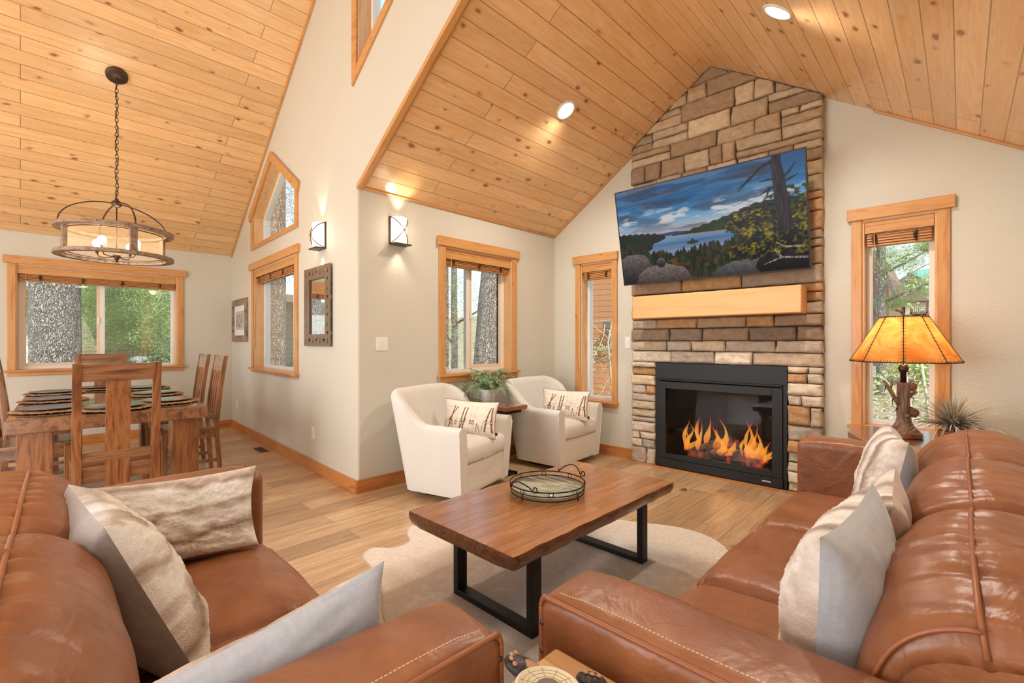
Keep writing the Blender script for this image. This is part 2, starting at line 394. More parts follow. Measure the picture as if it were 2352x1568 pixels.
# ------------------------------------------------------------------ mesh builder
class MB:
    def __init__(s): s.v = []; s.f = []; s.mi = []; s.sm = []; s.X = Matrix.Identity(4); s.cur = 0; s.smooth = False; s.col = {}; s.ccol = None
    def add(s, vs, fs, smooth=None):
        b = len(s.v)
        X = s.X
        for p in vs:
            q = X @ Vector(p); s.v.append((q.x, q.y, q.z))
        if s.ccol is not None:
            for i in range(b, len(s.v)): s.col[i] = s.ccol
        sm = s.smooth if smooth is None else smooth
        for f in fs:
            s.f.append(tuple(b + i for i in f)); s.mi.append(s.cur); s.sm.append(sm)
        return b
    def box(s, c, d, rz=0, rot=None):
        x, y, z = (a / 2 for a in d)
        vs = [(-x, -y, -z), (x, -y, -z), (x, y, -z), (-x, y, -z), (-x, -y, z), (x, -y, z), (x, y, z), (-x, y, z)]
        m = (rot.to_4x4() if rot is not None else Matrix.Rotation(rz, 4, 'Z'))
        m = Matrix.Translation(Vector(c)) @ m
        s.add([tuple(m @ Vector(p)) for p in vs], [(0, 3, 2, 1), (4, 5, 6, 7), (0, 1, 5, 4), (1, 2, 6, 5), (2, 3, 7, 6), (3, 0, 4, 7)], False)
        return s
    def bx(s, x0, x1, y0, y1, z0, z1):
        return s.box(((x0 + x1) / 2, (y0 + y1) / 2, (z0 + z1) / 2), (abs(x1 - x0), abs(y1 - y0), abs(z1 - z0)))
    def prism(s, poly, a, b, axis='y', smooth=False):
        """poly of (u,v); axis y: (u,v)->(x,z) extruded in y; z: (x,y) in z; x: (y,z) in x"""
        def mk(u, v, w): return {'y': (u, w, v), 'z': (u, v, w), 'x': (w, u, v)}[axis]
        n = len(poly)
        ar = sum(poly[i][0] * poly[(i + 1) % n][1] - poly[(i + 1) % n][0] * poly[i][1] for i in range(n))
        if ar < 0: poly = poly[::-1]
        if b < a: a, b = b, a
        vs = [mk(u, v, a) for u, v in poly] + [mk(u, v, b) for u, v in poly]
        fs = [tuple(range(n))[::-1], tuple(range(n, 2 * n))] + [(i, (i + 1) % n, n + (i + 1) % n, n + i) for i in range(n)]
        if axis == 'y': fs = [f[::-1] for f in fs]
        s.add(vs, fs, smooth); return s
    def grid(s, nu, nv, fn, cu=False, cv=False, smooth=True):
        vs = [fn(i / (nu if cu else nu - 1), j / (nv if cv else nv - 1)) for i in range(nu) for j in range(nv)]
        fs = []
        for i in range(nu if cu else nu - 1):
            for j in range(nv if cv else nv - 1):
                a = i * nv + j; b = ((i + 1) % nu) * nv + j; c = ((i + 1) % nu) * nv + (j + 1) % nv; d = i * nv + (j + 1) % nv
                fs.append((a, b, c, d))
        return s.add(vs, fs, smooth)
    def tube(s, pts, r, n=8, closed=False, cap=True, flat=1.0):
        pts = [Vector(p) for p in pts]; N = len(pts)
        rr = r if callable(r) else (lambda t: r)
        tn = []
        for i in range(N):
            a = pts[(i - 1) % N] if (closed or i > 0) else pts[i]; b = pts[(i + 1) % N] if (closed or i < N - 1) else pts[i]
            d = b - a; tn.append(d.normalized() if d.length > 1e-9 else Vector((0, 0, 1)))
        up = Vector((0, 0, 1)) if abs(tn[0].z) < .9 else Vector((1, 0, 0))
        nr = (up - tn[0] * up.dot(tn[0])).normalized(); vs = []
        for i in range(N):
            nr = (nr - tn[i] * nr.dot(tn[i]))
            nr = nr.normalized() if nr.length > 1e-6 else Vector((1, 0, 0))
            bn = tn[i].cross(nr); R = rr(i / max(1, N - 1))
            for k in range(n):
                a = 2 * PI * k / n
                vs.append(tuple(pts[i] + nr * math.cos(a) * R + bn * math.sin(a) * R * flat))
        fs = []
        for i in range(N if closed else N - 1):
            for k in range(n):
                a = i * n + k; b = i * n + (k + 1) % n; c = ((i + 1) % N) * n + (k + 1) % n; d = ((i + 1) % N) * n + k
                fs.append((a, b, c, d))
        if cap and not closed:
            fs.append(tuple(range(n))[::-1]); fs.append(tuple((N - 1) * n + k for k in range(n)))
        s.add(vs, fs, True); return s
    def lathe(s, prof, n=32, c=(0, 0, 0), cap=True, smooth=True, sx=1.0, sy=1.0):
        vs = [(c[0] + r * sx * math.cos(2 * PI * k / n), c[1] + r * sy * math.sin(2 * PI * k / n), c[2] + z) for r, z in prof for k in range(n)]
        fs = []
        for i in range(len(prof) - 1):
            for k in range(n):
                fs.append((i * n + k, i * n + (k + 1) % n, (i + 1) * n + (k + 1) % n, (i + 1) * n + k))
        if cap:
            fs.append(tuple(range(n))[::-1]); fs.append(tuple((len(prof) - 1) * n + k for k in range(n)))
        s.add(vs, fs, smooth); return s
    def cyl(s, c, r, h, n=24, r2=None, axis='z'):
        pr = [(r, -h / 2), (r if r2 is None else r2, h / 2)]
        X = s.X
        if axis != 'z':
            s.X = X @ Matrix.Translation(Vector(c)) @ Matrix.Rotation(PI / 2, 4, 'Y' if axis == 'x' else 'X'); s.lathe(pr, n); s.X = X
        else: s.lathe(pr, n, c)
        return s
    def sph(s, c, r, n=16, sc=(1, 1, 1), fn=None):
        def f(u, v):
            a = u * 2 * PI; b = (v - .5) * PI * .998
            p = Vector((math.cos(a) * math.cos(b), math.sin(a) * math.cos(b), math.sin(b)))
            k = fn(p) if fn else 1.0
            return (c[0] + r * sc[0] * p.x * k, c[1] + r * sc[1] * p.y * k, c[2] + r * sc[2] * p.z * k)
        s.grid(n, max(6, n // 2 + 2), f, cu=True); return s
    def rbox(s, c, d, r, n=(16, 16, 10), fn=None, ease=.6, smooth=True):
        """rounded box on a shared surface lattice, deformed by fn(point, unit)"""
        h = Vector(d) / 2; nx, ny, nz = n; idx = {}; vs = []
        def e(i, m):
            t = i / m; return (1 - ease) * (2 * t - 1) + ease * (-math.cos(PI * t))
        def vid(i, j, k):
            if (i, j, k) in idx: return idx[(i, j, k)]
            u = Vector((e(i, nx), e(j, ny), e(k, nz))); p = Vector((u.x * h.x, u.y * h.y, u.z * h.z))
            q = Vector([max(-(h[a] - r), min(h[a] - r, p[a])) for a in range(3)])
            dd = p - q
            if dd.length > 1e-9: p = q + dd.normalized() * r
            p = p + Vector(c)
            if fn: p = fn(p, u)
            idx[(i, j, k)] = len(vs); vs.append(tuple(p)); return idx[(i, j, k)]
        fs = []
        for i in range(nx):
            for j in range(ny):
                fs.append((vid(i, j, 0), vid(i, j + 1, 0), vid(i + 1, j + 1, 0), vid(i + 1, j, 0)))
                fs.append((vid(i, j, nz), vid(i + 1, j, nz), vid(i + 1, j + 1, nz), vid(i, j + 1, nz)))
        for i in range(nx):
            for k in range(nz):
                fs.append((vid(i, 0, k), vid(i + 1, 0, k), vid(i + 1, 0, k + 1), vid(i, 0, k + 1)))
                fs.append((vid(i, ny, k), vid(i, ny, k + 1), vid(i + 1, ny, k + 1), vid(i + 1, ny, k)))
        for j in range(ny):
            for k in range(nz):
                fs.append((vid(0, j, k), vid(0, j, k + 1), vid(0, j + 1, k + 1), vid(0, j + 1, k)))
                fs.append((vid(nx, j, k), vid(nx, j + 1, k), vid(nx, j + 1, k + 1), vid(nx, j, k + 1)))
        s.add(vs, fs, smooth); return s
    def build(s, name, mats, parent=None, loc=None, rotz=0, bevel=0, rot=None, segs=2, X=None):
        me = bpy.data.meshes.new(name); me.from_pydata(s.v, [], s.f)
        for m in (mats if isinstance(mats, (list, tuple)) else [mats]): me.materials.append(m)
        me.polygons.foreach_set('material_index', s.mi); me.polygons.foreach_set('use_smooth', s.sm)
        if s.col:
            at = me.color_attributes.new('Col', 'FLOAT_COLOR', 'POINT')
            arr = np.ones((len(s.v), 4), dtype=np.float32)
            for i, c in s.col.items(): arr[i, :3] = c[:3]
            at.data.foreach_set('color', arr.ravel())
        me.update()
        o = bpy.data.objects.new(name, me); COL.objects.link(o)
        if parent is not None: o.parent = parent
        if loc is not None: o.location = loc
        if rot is not None: o.rotation_euler = rot
        elif rotz: o.rotation_euler = (0, 0, rotz)
        if X is not None: o.matrix_world = X
        if bevel:
            b = o.modifiers.new('bevel', 'BEVEL'); b.width = bevel; b.segments = segs; b.limit_method = 'ANGLE'; b.angle_limit = R_(40)
        return o

def tag(o, label=None, cat=None, group=None, kind=None):
    if label: o['label'] = label
    if cat: o['category'] = cat
    if group: o['group'] = group
    if kind: o['kind'] = kind
    return o
def thing(name, label, cat, loc=(0, 0, 0), rotz=0, group=None, kind=None):
    o = bpy.data.objects.new(name, None); COL.objects.link(o); o.empty_display_size = .1
    o.location = loc; o.rotation_euler = (0, 0, rotz)
    return tag(o, label, cat, group, kind)
def struct(name, mb, mats, **kw):
    o = mb.build(name, mats, **kw); o['kind'] = 'structure'; return o
def dup(root, loc, rotz, label=None):
    r = root.copy(); COL.objects.link(r); r.location = loc; r.rotation_euler = (0, 0, rotz)
    if label: r['label'] = label
    for ch in list(root.children):
        c = ch.copy(); COL.objects.link(c); c.parent = r
        for g in list(ch.children):
            d = g.copy(); COL.objects.link(d); d.parent = c
    return r
def cut(o, cutters):
    """boolean the openings out of a wall and throw the cutters away"""
    for mb in cutters:
        c = mb.build('cutter', M['wall']); c.matrix_world = o.matrix_world.copy()
        m = o.modifiers.new('b', 'BOOLEAN'); m.object = c; m.operation = 'DIFFERENCE'; m.solver = 'EXACT'
        bpy.context.view_layer.update()
        dg = bpy.context.evaluated_depsgraph_get()
        me = bpy.data.meshes.new_from_object(o.evaluated_get(dg))
        o.modifiers.clear(); o.data = me; bpy.data.objects.remove(c, do_unlink=True)
def N3(p, s=1.0, o=0): return mnoise.noise(Vector((p[0] * s + o, p[1] * s + o * .7, p[2] * s - o)))

# =================================================================== THE ROOM
MROT = -math.atan(0.0591)
FR_W = ((-3.6, 0, 0), PI / 2); FR_D = ((-7.78, 0, 0), PI / 2); FR_F = ((0, 4.52, 0), 0.0); FR_M = ((-3.72, 1.92, 0), MROT)
def fmat(fr): return Matrix.Translation(Vector(fr[0])) @ Matrix.Rotation(fr[1], 4, 'Z')

# floor: planks run along world y, so the mesh is built with local x along the boards
mb = MB(); mb.bx(-3.8, 4.8, -.6, 8.2, -.12, 0)
fl = struct('floor', mb, M['floor'], loc=(0, 0, 0), rotz=PI / 2)   # local x -> world y, local y -> -world x

# alcove ceiling, two slopes, and the cathedral ceiling of the great room
def slope_obj(name, org, ey, y0, y1, length, thick, mat):
    ex = Vector((0, 1, 0)); ey = Vector(ey).normalized(); ez = ex.cross(ey)
    sgn = -1 if ez.z < 0 else 1
    X = Matrix.Identity(4)
    for r in range(3):
        X[r][0] = ex[r]; X[r][1] = ey[r]; X[r][2] = ez[r]; X[r][3] = org[r]
    mb = MB(); mb.bx(y0, y1, 0, length, 0, sgn * thick)
    o = struct(name, mb, mat); o.matrix_world = X; return o, X, sgn
ZR = 3.813
ceilL, XL, sL = slope_obj('ceiling', (-3.6, 0, 2.53), (1, 0, .67), 1.925, 4.7, math.hypot(1.915, 1.283) + .01, .08, M['ceiling'])
ceilR, XR, sR = slope_obj('ceiling', (.32, 0, 2.50), (-2.005, 0, 1.313), 1.925, 4.7, math.hypot(2.005, 1.313), .08, M['ceiling'])
ceilG, XG, sG = slope_obj('ceiling', (-7.78, 0, 2.51), (1, 0, .62), -3.6, 2.3, 6.08 * math.hypot(1, .62), .1, M['ceiling'])
ceilH, XH, sH = slope_obj('ceiling', (.32, 0, 5.03), (-2.02, 0, 1.25), -3.6, 1.99, math.hypot(2.02, 1.25), .1, M['ceiling'])

def trim_on(X, x0, x1, y0, y1, z0, z1, name='trim_1', mat=None):
    mb = MB(); mb.bx(x0, x1, y0, y1, z0, z1); o = struct(name, mb, mat or M['alder'], bevel=.003); o.matrix_world = X; return o
def along(X):   # the grain of these strips runs up the slope: swap the axes
    Y = X.copy()
    for r in range(3): Y[r][0], Y[r][1], Y[r][2] = X[r][1], -X[r][0], X[r][2]
    return Y
# rake boards at the open edge of the alcove ceiling and small strips along the walls
LL = math.hypot(1.915, 1.283); LR = math.hypot(2.005, 1.313)
trim_on(along(XL), 0, LL, -1.955, -1.905, 0, .032, 'trim_1'); trim_on(along(XL), 0, LL, -1.975, -1.955, 0, .018, 'trim_2')
trim_on(along(XR), 0, LR, -1.955, -1.905, -.032, 0, 'trim_3')
trim_on(along(XL), 0, LL - .85, -4.52, -4.495, 0, .016, 'trim_4'); trim_on(along(XR), 0, .95, -4.52, -4.495, -.016, 0, 'trim_5')
trim_on(XL, 1.93, 4.52, 0, .022, 0, .016, 'trim_6')
YG = along(XG)
mb = MB(); mb.bx(0, 4.85, -.0, .022, 0, .016)
o = struct('trim_7', mb, M['alder'])
# sits on the slope against the (slightly turned) mirror wall
ey = Vector((1, -.0591, .62)); ey.normalize(); up = Vector((-.62, 0, 1)).normalized(); ez = -up; exx = ey; eyy = ez.cross(exx).normalized()
X7 = Matrix.Identity(4)
org = Vector((-7.78, 1.92 + .0591 * 4.06 - .024, 2.51))
for r in range(3): X7[r][0] = exx[r]; X7[r][1] = -eyy[r]; X7[r][2] = ez[r]; X7[r][3] = org[r]
o.matrix_world = X7

# walls
mb = MB(); arc = [(-3.625 + .025 * math.cos(a), 1.945 + .025 * math.sin(a)) for a in [0, -PI / 8, -PI / 4, -3 * PI / 8, -PI / 2]]
mb.prism([(-3.6, 4.72)] + arc + [(-3.72, 1.92), (-3.8, 2.1), (-3.8, 4.72)], 0, 2.56, 'z')
wallW = struct('wall_sconce', mb, M['wall'])
cut(wallW, [MB().bx(-3.9, -3.5, 2.83, 3.764, .94, 2.168)])
mb = MB(); mb.bx(-7.98, -7.78, -3.7, 2.45, 0, 2.56); wallD = struct('wall_dining', mb, M['wall'])
cut(wallD, [MB().bx(-8.1, -7.6, -.037, 1.492, .93, 2.14)])
mb = MB(); mb.prism([(-3.8, 0), (.5, 0), (.5, 2.6), (-1.685, 4.0), (-3.8, 2.6)], 4.52, 4.72, 'y'); wallF = struct('wall_fireplace', mb, M['wall'])
cut(wallF, [MB().bx(-3.209, -2.782, 4.4, 4.9, .59, 2.15), MB().bx(-.556, -.122, 4.4, 4.9, .605, 2.187), MB().bx(-2.2, -1.08, 4.4, 4.9, -.05, 1.0)])
TRAP_IN = [(-2.917, 2.49), (-1.326, 2.49), (-1.326, 2.865), (-2.12, 3.375), (-2.917, 2.865)]
mb = MB(); mb.prism([(-4.35, 0), (0, 0), (0, 5.2), (-4.35, 2.5)], 0, .2, 'y'); wallM = struct('wall_mirror', mb, M['wall'], loc=FR_M[0], rotz=FR_M[1])
bpy.context.view_layer.update()
cut(wallM, [MB().bx(-2.897, -1.335, -.2, .4, .92, 2.17), MB().prism(TRAP_IN, -.2, .4, 'y')])
def inset(poly, d):
    n = len(poly); out = []
    for i in range(n):
        p0, p1, p2 = (Vector(poly[(i + k - 1) % n]) for k in (0, 1, 2))
        e1 = (p1 - p0).normalized(); e2 = (p2 - p1).normalized()
        n1 = Vector((-e1.y, e1.x)); n2 = Vector((-e2.y, e2.x)); b = (n1 + n2); b = b / max(.2, b.dot(n1))
        out.append(tuple(p1 + b * d))
    return out
CL_OUT = [(-3.664, 3.375), (-2.4, 4.24), (-2.4, 4.9), (-3.664, 4.9)]
CL_IN = inset(CL_OUT, .075)
mb = MB(); mb.prism([(-3.72, 2.56), (-3.6, 2.56), (-1.685, 3.84), (.32, 2.53), (.5, 2.53), (.5, 5.1), (-1.7, 6.45), (-3.72, 5.2)], 1.92, 2.12, 'y')
wallG = struct('wall_gable', mb, M['wall']); cut(wallG, [MB().prism(CL_IN, 1.8, 2.3, 'y')])
mb = MB(); mb.prism([(-3.7, 0), (4.72, 0), (4.72, 2.6), (2.0, 2.7), (2.0, 5.15), (-3.7, 5.15)], .32, .52, 'x'); wallR = struct('wall_right', mb, M['wall']); cut(wallR, [MB().bx(.1, .8, -2.6, -.6, .05, 2.2)])
mb = MB(); mb.bx(.52, 3.2, -3.4, .4, 2.42, 2.55); struct('sun_blocker', mb, M['jamb'])  # unseen slab added outside the right wall to keep the sun out
dr = thing('added_door', None, None, (.32, 0, 0), -PI / 2, kind='structure')  # unseen glass door, added as an opening for the side fill
mb = MB(); mb.bx(.6, .66, .06, .12, .05, 2.2); mb.bx(2.54, 2.6, .06, .12, .05, 2.2); mb.bx(1.56, 1.64, .06, .12, .05, 2.2); mb.bx(.66, 1.56, .06, .12, 2.12, 2.2); mb.bx(1.64, 2.54, .06, .12, 2.12, 2.2); mb.bx(.66, 1.56, .06, .12, .05, .13); mb.bx(1.64, 2.54, .06, .12, .05, .13); mb.build('door_frame', M['vinyl'], dr)
mb = MB(); mb.prism([(-7.98, 0), (.52, 0), (.52, 5.1), (-1.7, 6.45), (-7.98, 2.5)], -3.7, -3.5, 'y'); wallB = struct('wall_back', mb, M['wall'])
cut(wallB, [MB().bx(-6.9, -4.3, -3.9, -3.3, .35, 2.35), MB().bx(-4.15, -1.55, -3.9, -3.3, .35, 2.35), MB().bx(-4.9, -1.5, -3.9, -3.3, 2.95, 4.25)])

# baseboards
def baseboard(name, fr, x0, x1):
    mb = MB(); mb.bx(x0, x1, -.016, 0, 0, .108); return struct(name, mb, M['base'], loc=fr[0], rotz=fr[1], bevel=.003)
baseboard('baseboard_sconce', FR_W, 1.9015, 4.52); baseboard('baseboard_fireplace', FR_F, -3.6, -2.50); baseboard('baseboard_hearth', FR_F, -.80, .32)
baseboard('baseboard_mirror', FR_M, -4.07, .128); baseboard('baseboard_dining', FR_D, -3.5, 2.16)
baseboard('baseboard_right', ((.32, 0, 0), -PI / 2), -4.52, 3.5)

# ------------------------------------------------------------------ windows
WN = [0]
def window(fr, x0, x1, z0, z1, cas, head, hz, stool_x, apron_z, mull=None, sash=None):
    """x0..x1, z0..z1 = opening; cas = (outer left, outer right); head = (x0,x1); hz = top of the head board"""
    WN[0] += 1
    w = thing('window_%d' % WN[0], None, None, fr[0], fr[1], kind='structure')
    mb = MB(); mb.bx(head[0], head[1], -.036, 0, z1 + .004, hz); mb.build('window_head', M['alder'], w, bevel=.004)
    for a, b in ((cas[0], x0), (x1, cas[1])):
        mb = MB(); mb.bx(a, b, -.02, 0, z0, z1 + .004); mb.build('window_casing', M['alder_v'], w, bevel=.003)
    mb = MB(); mb.bx(stool_x[0], stool_x[1], -.05, 0, z0 - .024, z0); mb.bx(x0, x1, .0005, .12, z0 - .012, z0 + .003); mb.build('window_sill', M['alder'], w, bevel=.004)
    mb = MB(); mb.bx(cas[0], cas[1], -.018, 0, apron_z, z0 - .024); mb.build('window_apron', M['alder'], w, bevel=.003)
    mb = MB(); mb.bx(x0 - .001, x0 + .014, .001, .12, z0 + .003, z1 + .001); mb.bx(x1 - .014, x1 + .001, .001, .12, z0 + .003, z1 + .001); mb.bx(x0 + .014, x1 - .014, .001, .12, z1 - .014, z1 + .001); mb.build('window_jamb', M['jamb'], w)
    # vinyl frame
    a, b, c, d = x0 + .014, x1 - .014, z0, z1 - .014; t = .034
    mb = MB(); mb.bx(a, a + t, .11, .185, c, d); mb.bx(b - t, b, .11, .185, c, d); mb.bx(a + t, b - t, .11, .185, c, c + t); mb.bx(a + t, b - t, .11, .185, d - t, d)
    mb.build('window_frame', M['vinyl'], w, bevel=.003)
    if mull is not None:
        mb = MB(); mb.bx(mull - .022, mull + .022, .118, .165, c + t, d - t)
        mb.build('window_mullion', M['vinyl'], w, bevel=.003)
        s0, s1 = (mull + .02, b - t) if sash == 'R' else (a + t, mull - .02)
        mb = MB(); u = .036
        mb.bx(s0, s0 + u, .124, .15, c + t, d - t); mb.bx(s1 - u, s1, .124, .15, c + t, d - t); mb.bx(s0 + u, s1 - u, .124, .15, c + t, c + t + u); mb.bx(s0 + u, s1 - u, .124, .15, d - t - u, d - t)
        mb.build('window_sash', M['almond'], w, bevel=.003)
        mb = MB(); e = s0 + u / 2 if sash == 'R' else s1 - u / 2
        mb.bx(e - .011, e + .011, .108, .126, (c + d) / 2 - .055, (c + d) / 2 + .03); mb.build('window_latch', M['plastic'], w, bevel=.003)
        g = [(a + t, mull - .02), (mull + .02, b - t)]
        mb = MB(); o = s1 - u if sash == 'R' else mull - .026
        mb.bx(o - .006, o, .13, .15, c + t + .03, d - t - .03); mb.build('window_gasket', M['dark_gasket'], w)
    else:
        g = [(a + t, b - t)]
    for p, q in g:
        mb = MB(); mb.bx(p, q, .139, .143, c + t, d - t); mb.build('window_pane', M['glass'], w)
    return w
wW = window(FR_W, 2.83, 3.764, .94, 2.168, (2.757, 3.833), (2.735, 3.866), 2.262, (2.735, 3.86), .858, 3.225, 'R')
wD = window(FR_D, -.037, 1.492, .93, 2.14, (-.105, 1.557), (-.14, 1.59), 2.229, (-.14, 1.585), .86, .724, 'L')
wFl = window(FR_F, -3.209, -2.782, .59, 2.15, (-3.275, -2.718), (-3.305, -2.706), 2.245, (-3.30, -2.70), .52)
wFr = window(FR_F, -.556, -.122, .605, 2.187, (-.622, -.054), (-.648, -.028), 2.281, (-.645, -.03), .535)
wM = window(FR_M, -2.897, -1.335, .92, 2.17, (-2.975, -1.245), (-3.035, -1.20), 2.262, (-3.03, -1.215), .866, -1.75, 'R')

def poly_window(fr, inner, outer, mid=None):
    WN[0] += 1
    w = thing('window_%d' % WN[0], None, None, fr[0], fr[1], kind='structure')
    n = len(inner)
    for i in range(n):
        j = (i + 1) % n
        mb = MB(); mb.prism([inner[i], inner[j], outer[j], outer[i]], -.02, 0, 'y'); mb.build('window_casing', M['alder'], w, bevel=.003)
    ctr = Vector((sum(p[0] for p in inner) / n, sum(p[1] for p in inner) / n))
    i2 = inset(inner, .014); i3 = inset(inner, .05)
    mb = MB()
    for i in range(n):
        j = (i + 1) % n; mb.prism([inner[i], inner[j], i2[j], i2[i]], 0, .14, 'y')
    mb.build('window_jamb', M['jamb'], w)
    mb = MB()
    for i in range(n):
        j = (i + 1) % n; mb.prism([i2[i], i2[j], i3[j], i3[i]], .11, .18, 'y')
    mb.build('window_frame', M['vinyl'], w)
    mb = MB(); mb.prism(i3, .139, .143, 'y'); mb.build('window_pane', M['glass'], w)
    return w
TRAP_OUT = [(-3.0, 2.44), (-1.25, 2.44), (-1.25, 2.90), (-2.12, 3.45), (-3.0, 2.90)]
wT = poly_window(FR_M, TRAP_IN, TRAP_OUT)
for pl in ([(-2.12, 3.375), (-2.12, 3.479), (-1.196, 2.899), (-1.232, 2.805)], [(-2.12, 3.375), (-2.12, 3.479), (-3.05, 2.899), (-3.012, 2.805)]):
    mb = MB(); mb.prism(pl, -.036, 0, 'y'); mb.build('window_head', M['alder'], wT, bevel=.003)
poly_window(((0, 1.92, 0), 0), CL_IN, CL_OUT)
# windows of the back wall, behind the camera
for (a, b, c, d) in ((-6.9, -4.3, .35, 2.35), (-4.15, -1.55, .35, 2.35), (-4.9, -1.5, 2.95, 4.25)):
    WN[0] += 1
    w = thing('window_%d' % WN[0], None, None, (0, -3.5, 0), 0, kind='structure')
    mb = MB(); t = .05; m_ = (a + b) / 2
    mb.bx(a, a + t, -.15, .0, c, d); mb.bx(b - t, b, -.15, 0, c, d); mb.bx(a, b, -.15, 0, c, c + t); mb.bx(a, b, -.15, 0, d - t, d); mb.bx(m_ - .04, m_ + .04, -.15, 0, c, d)
    mb.build('window_frame', M['vinyl'], w)

# ------------------------------------------------------------------ bamboo shades
def shade(fr, x0, x1, ztop, zval, zbot, label, wand=True, knots=(.12, .5, .85)):
    """a folded roman shade inside the recess"""
    X = fmat(fr); cx_ = (x0 + x1) / 2; base = X @ Vector((cx_, .03, zbot))
    r = thing('bamboo_shade', label, 'window shade', tuple(base), fr[1], 'bamboo shades folded up at the tops of the windows')
    hw = (x1 - x0) / 2 - .002; H = ztop - zbot; hv = zval - zbot
    mb = MB(); mb.bx(-hw, hw, -.026, -.006, hv, H); mb.bx(-hw, hw, -.03, -.004, hv + .0, hv + .012); mb.bx(-hw, hw, -.03, -.004, H - .03, H - .02); mb.build('valance', M['alder'], r, bevel=.002)
    mb = MB(); n = 5
    for i in range(n):
        z = hv - (i + 1) * hv / n
        mb.bx(-hw + .01, hw - .012, -.012 + .003 * i, .05, z + .002, z + hv / n - .001)
    mb.build('slat_stack', M['bamboo'], r, bevel=.002)
    rnd = random.Random(int(x0 * 100))
    for k in knots:
        x = -hw + k * 2 * hw; mb = MB(); p = Vector((x, -.015, hv)); pts = [tuple(p)]
        for q in range(34):
            p = Vector((x + rnd.uniform(-.018, .018), -.016 + rnd.uniform(-.003, .003), rnd.uniform(.004, hv))); pts.append(tuple(p))
        mb.tube(pts, .0011, 4); mb.build('cord_knot', M['bronze'], r)
    if wand:
        mb = MB(); mb.tube([(-hw + .06, -.03, hv + .004), (-hw + .06, -.034, hv - .1), (-hw + .058, -.034, hv - wand)], .0035, 6); mb.build('pull_wand', M['alder_v'], r)
    return r
shade(FR_W, 2.846, 3.75, 2.153, 2.06, 1.992, 'bamboo shade folded up in the window between the two cream armchairs', .62)
shade(FR_D, -.022, 1.477, 2.125, 2.035, 1.955, 'wide bamboo shade folded up in the dining room picture window', .5, (.12, .37, .62, .88))
shade(FR_F, -3.193, -2.797, 2.135, 2.055, 1.965, 'narrow bamboo shade in the slim window left of the stone fireplace', .30, (.2, .8))
shade(FR_F, -.541, -.137, 2.172, 2.085, 1.985, 'narrow bamboo shade in the tall window behind the lamp', .34, (.15, .75))
shade(FR_M, -2.882, -1.35, 2.155, 2.075, 1.995, 'bamboo shade folded up in the window beneath the peaked window', .9, (.1, .4, .7, .95))

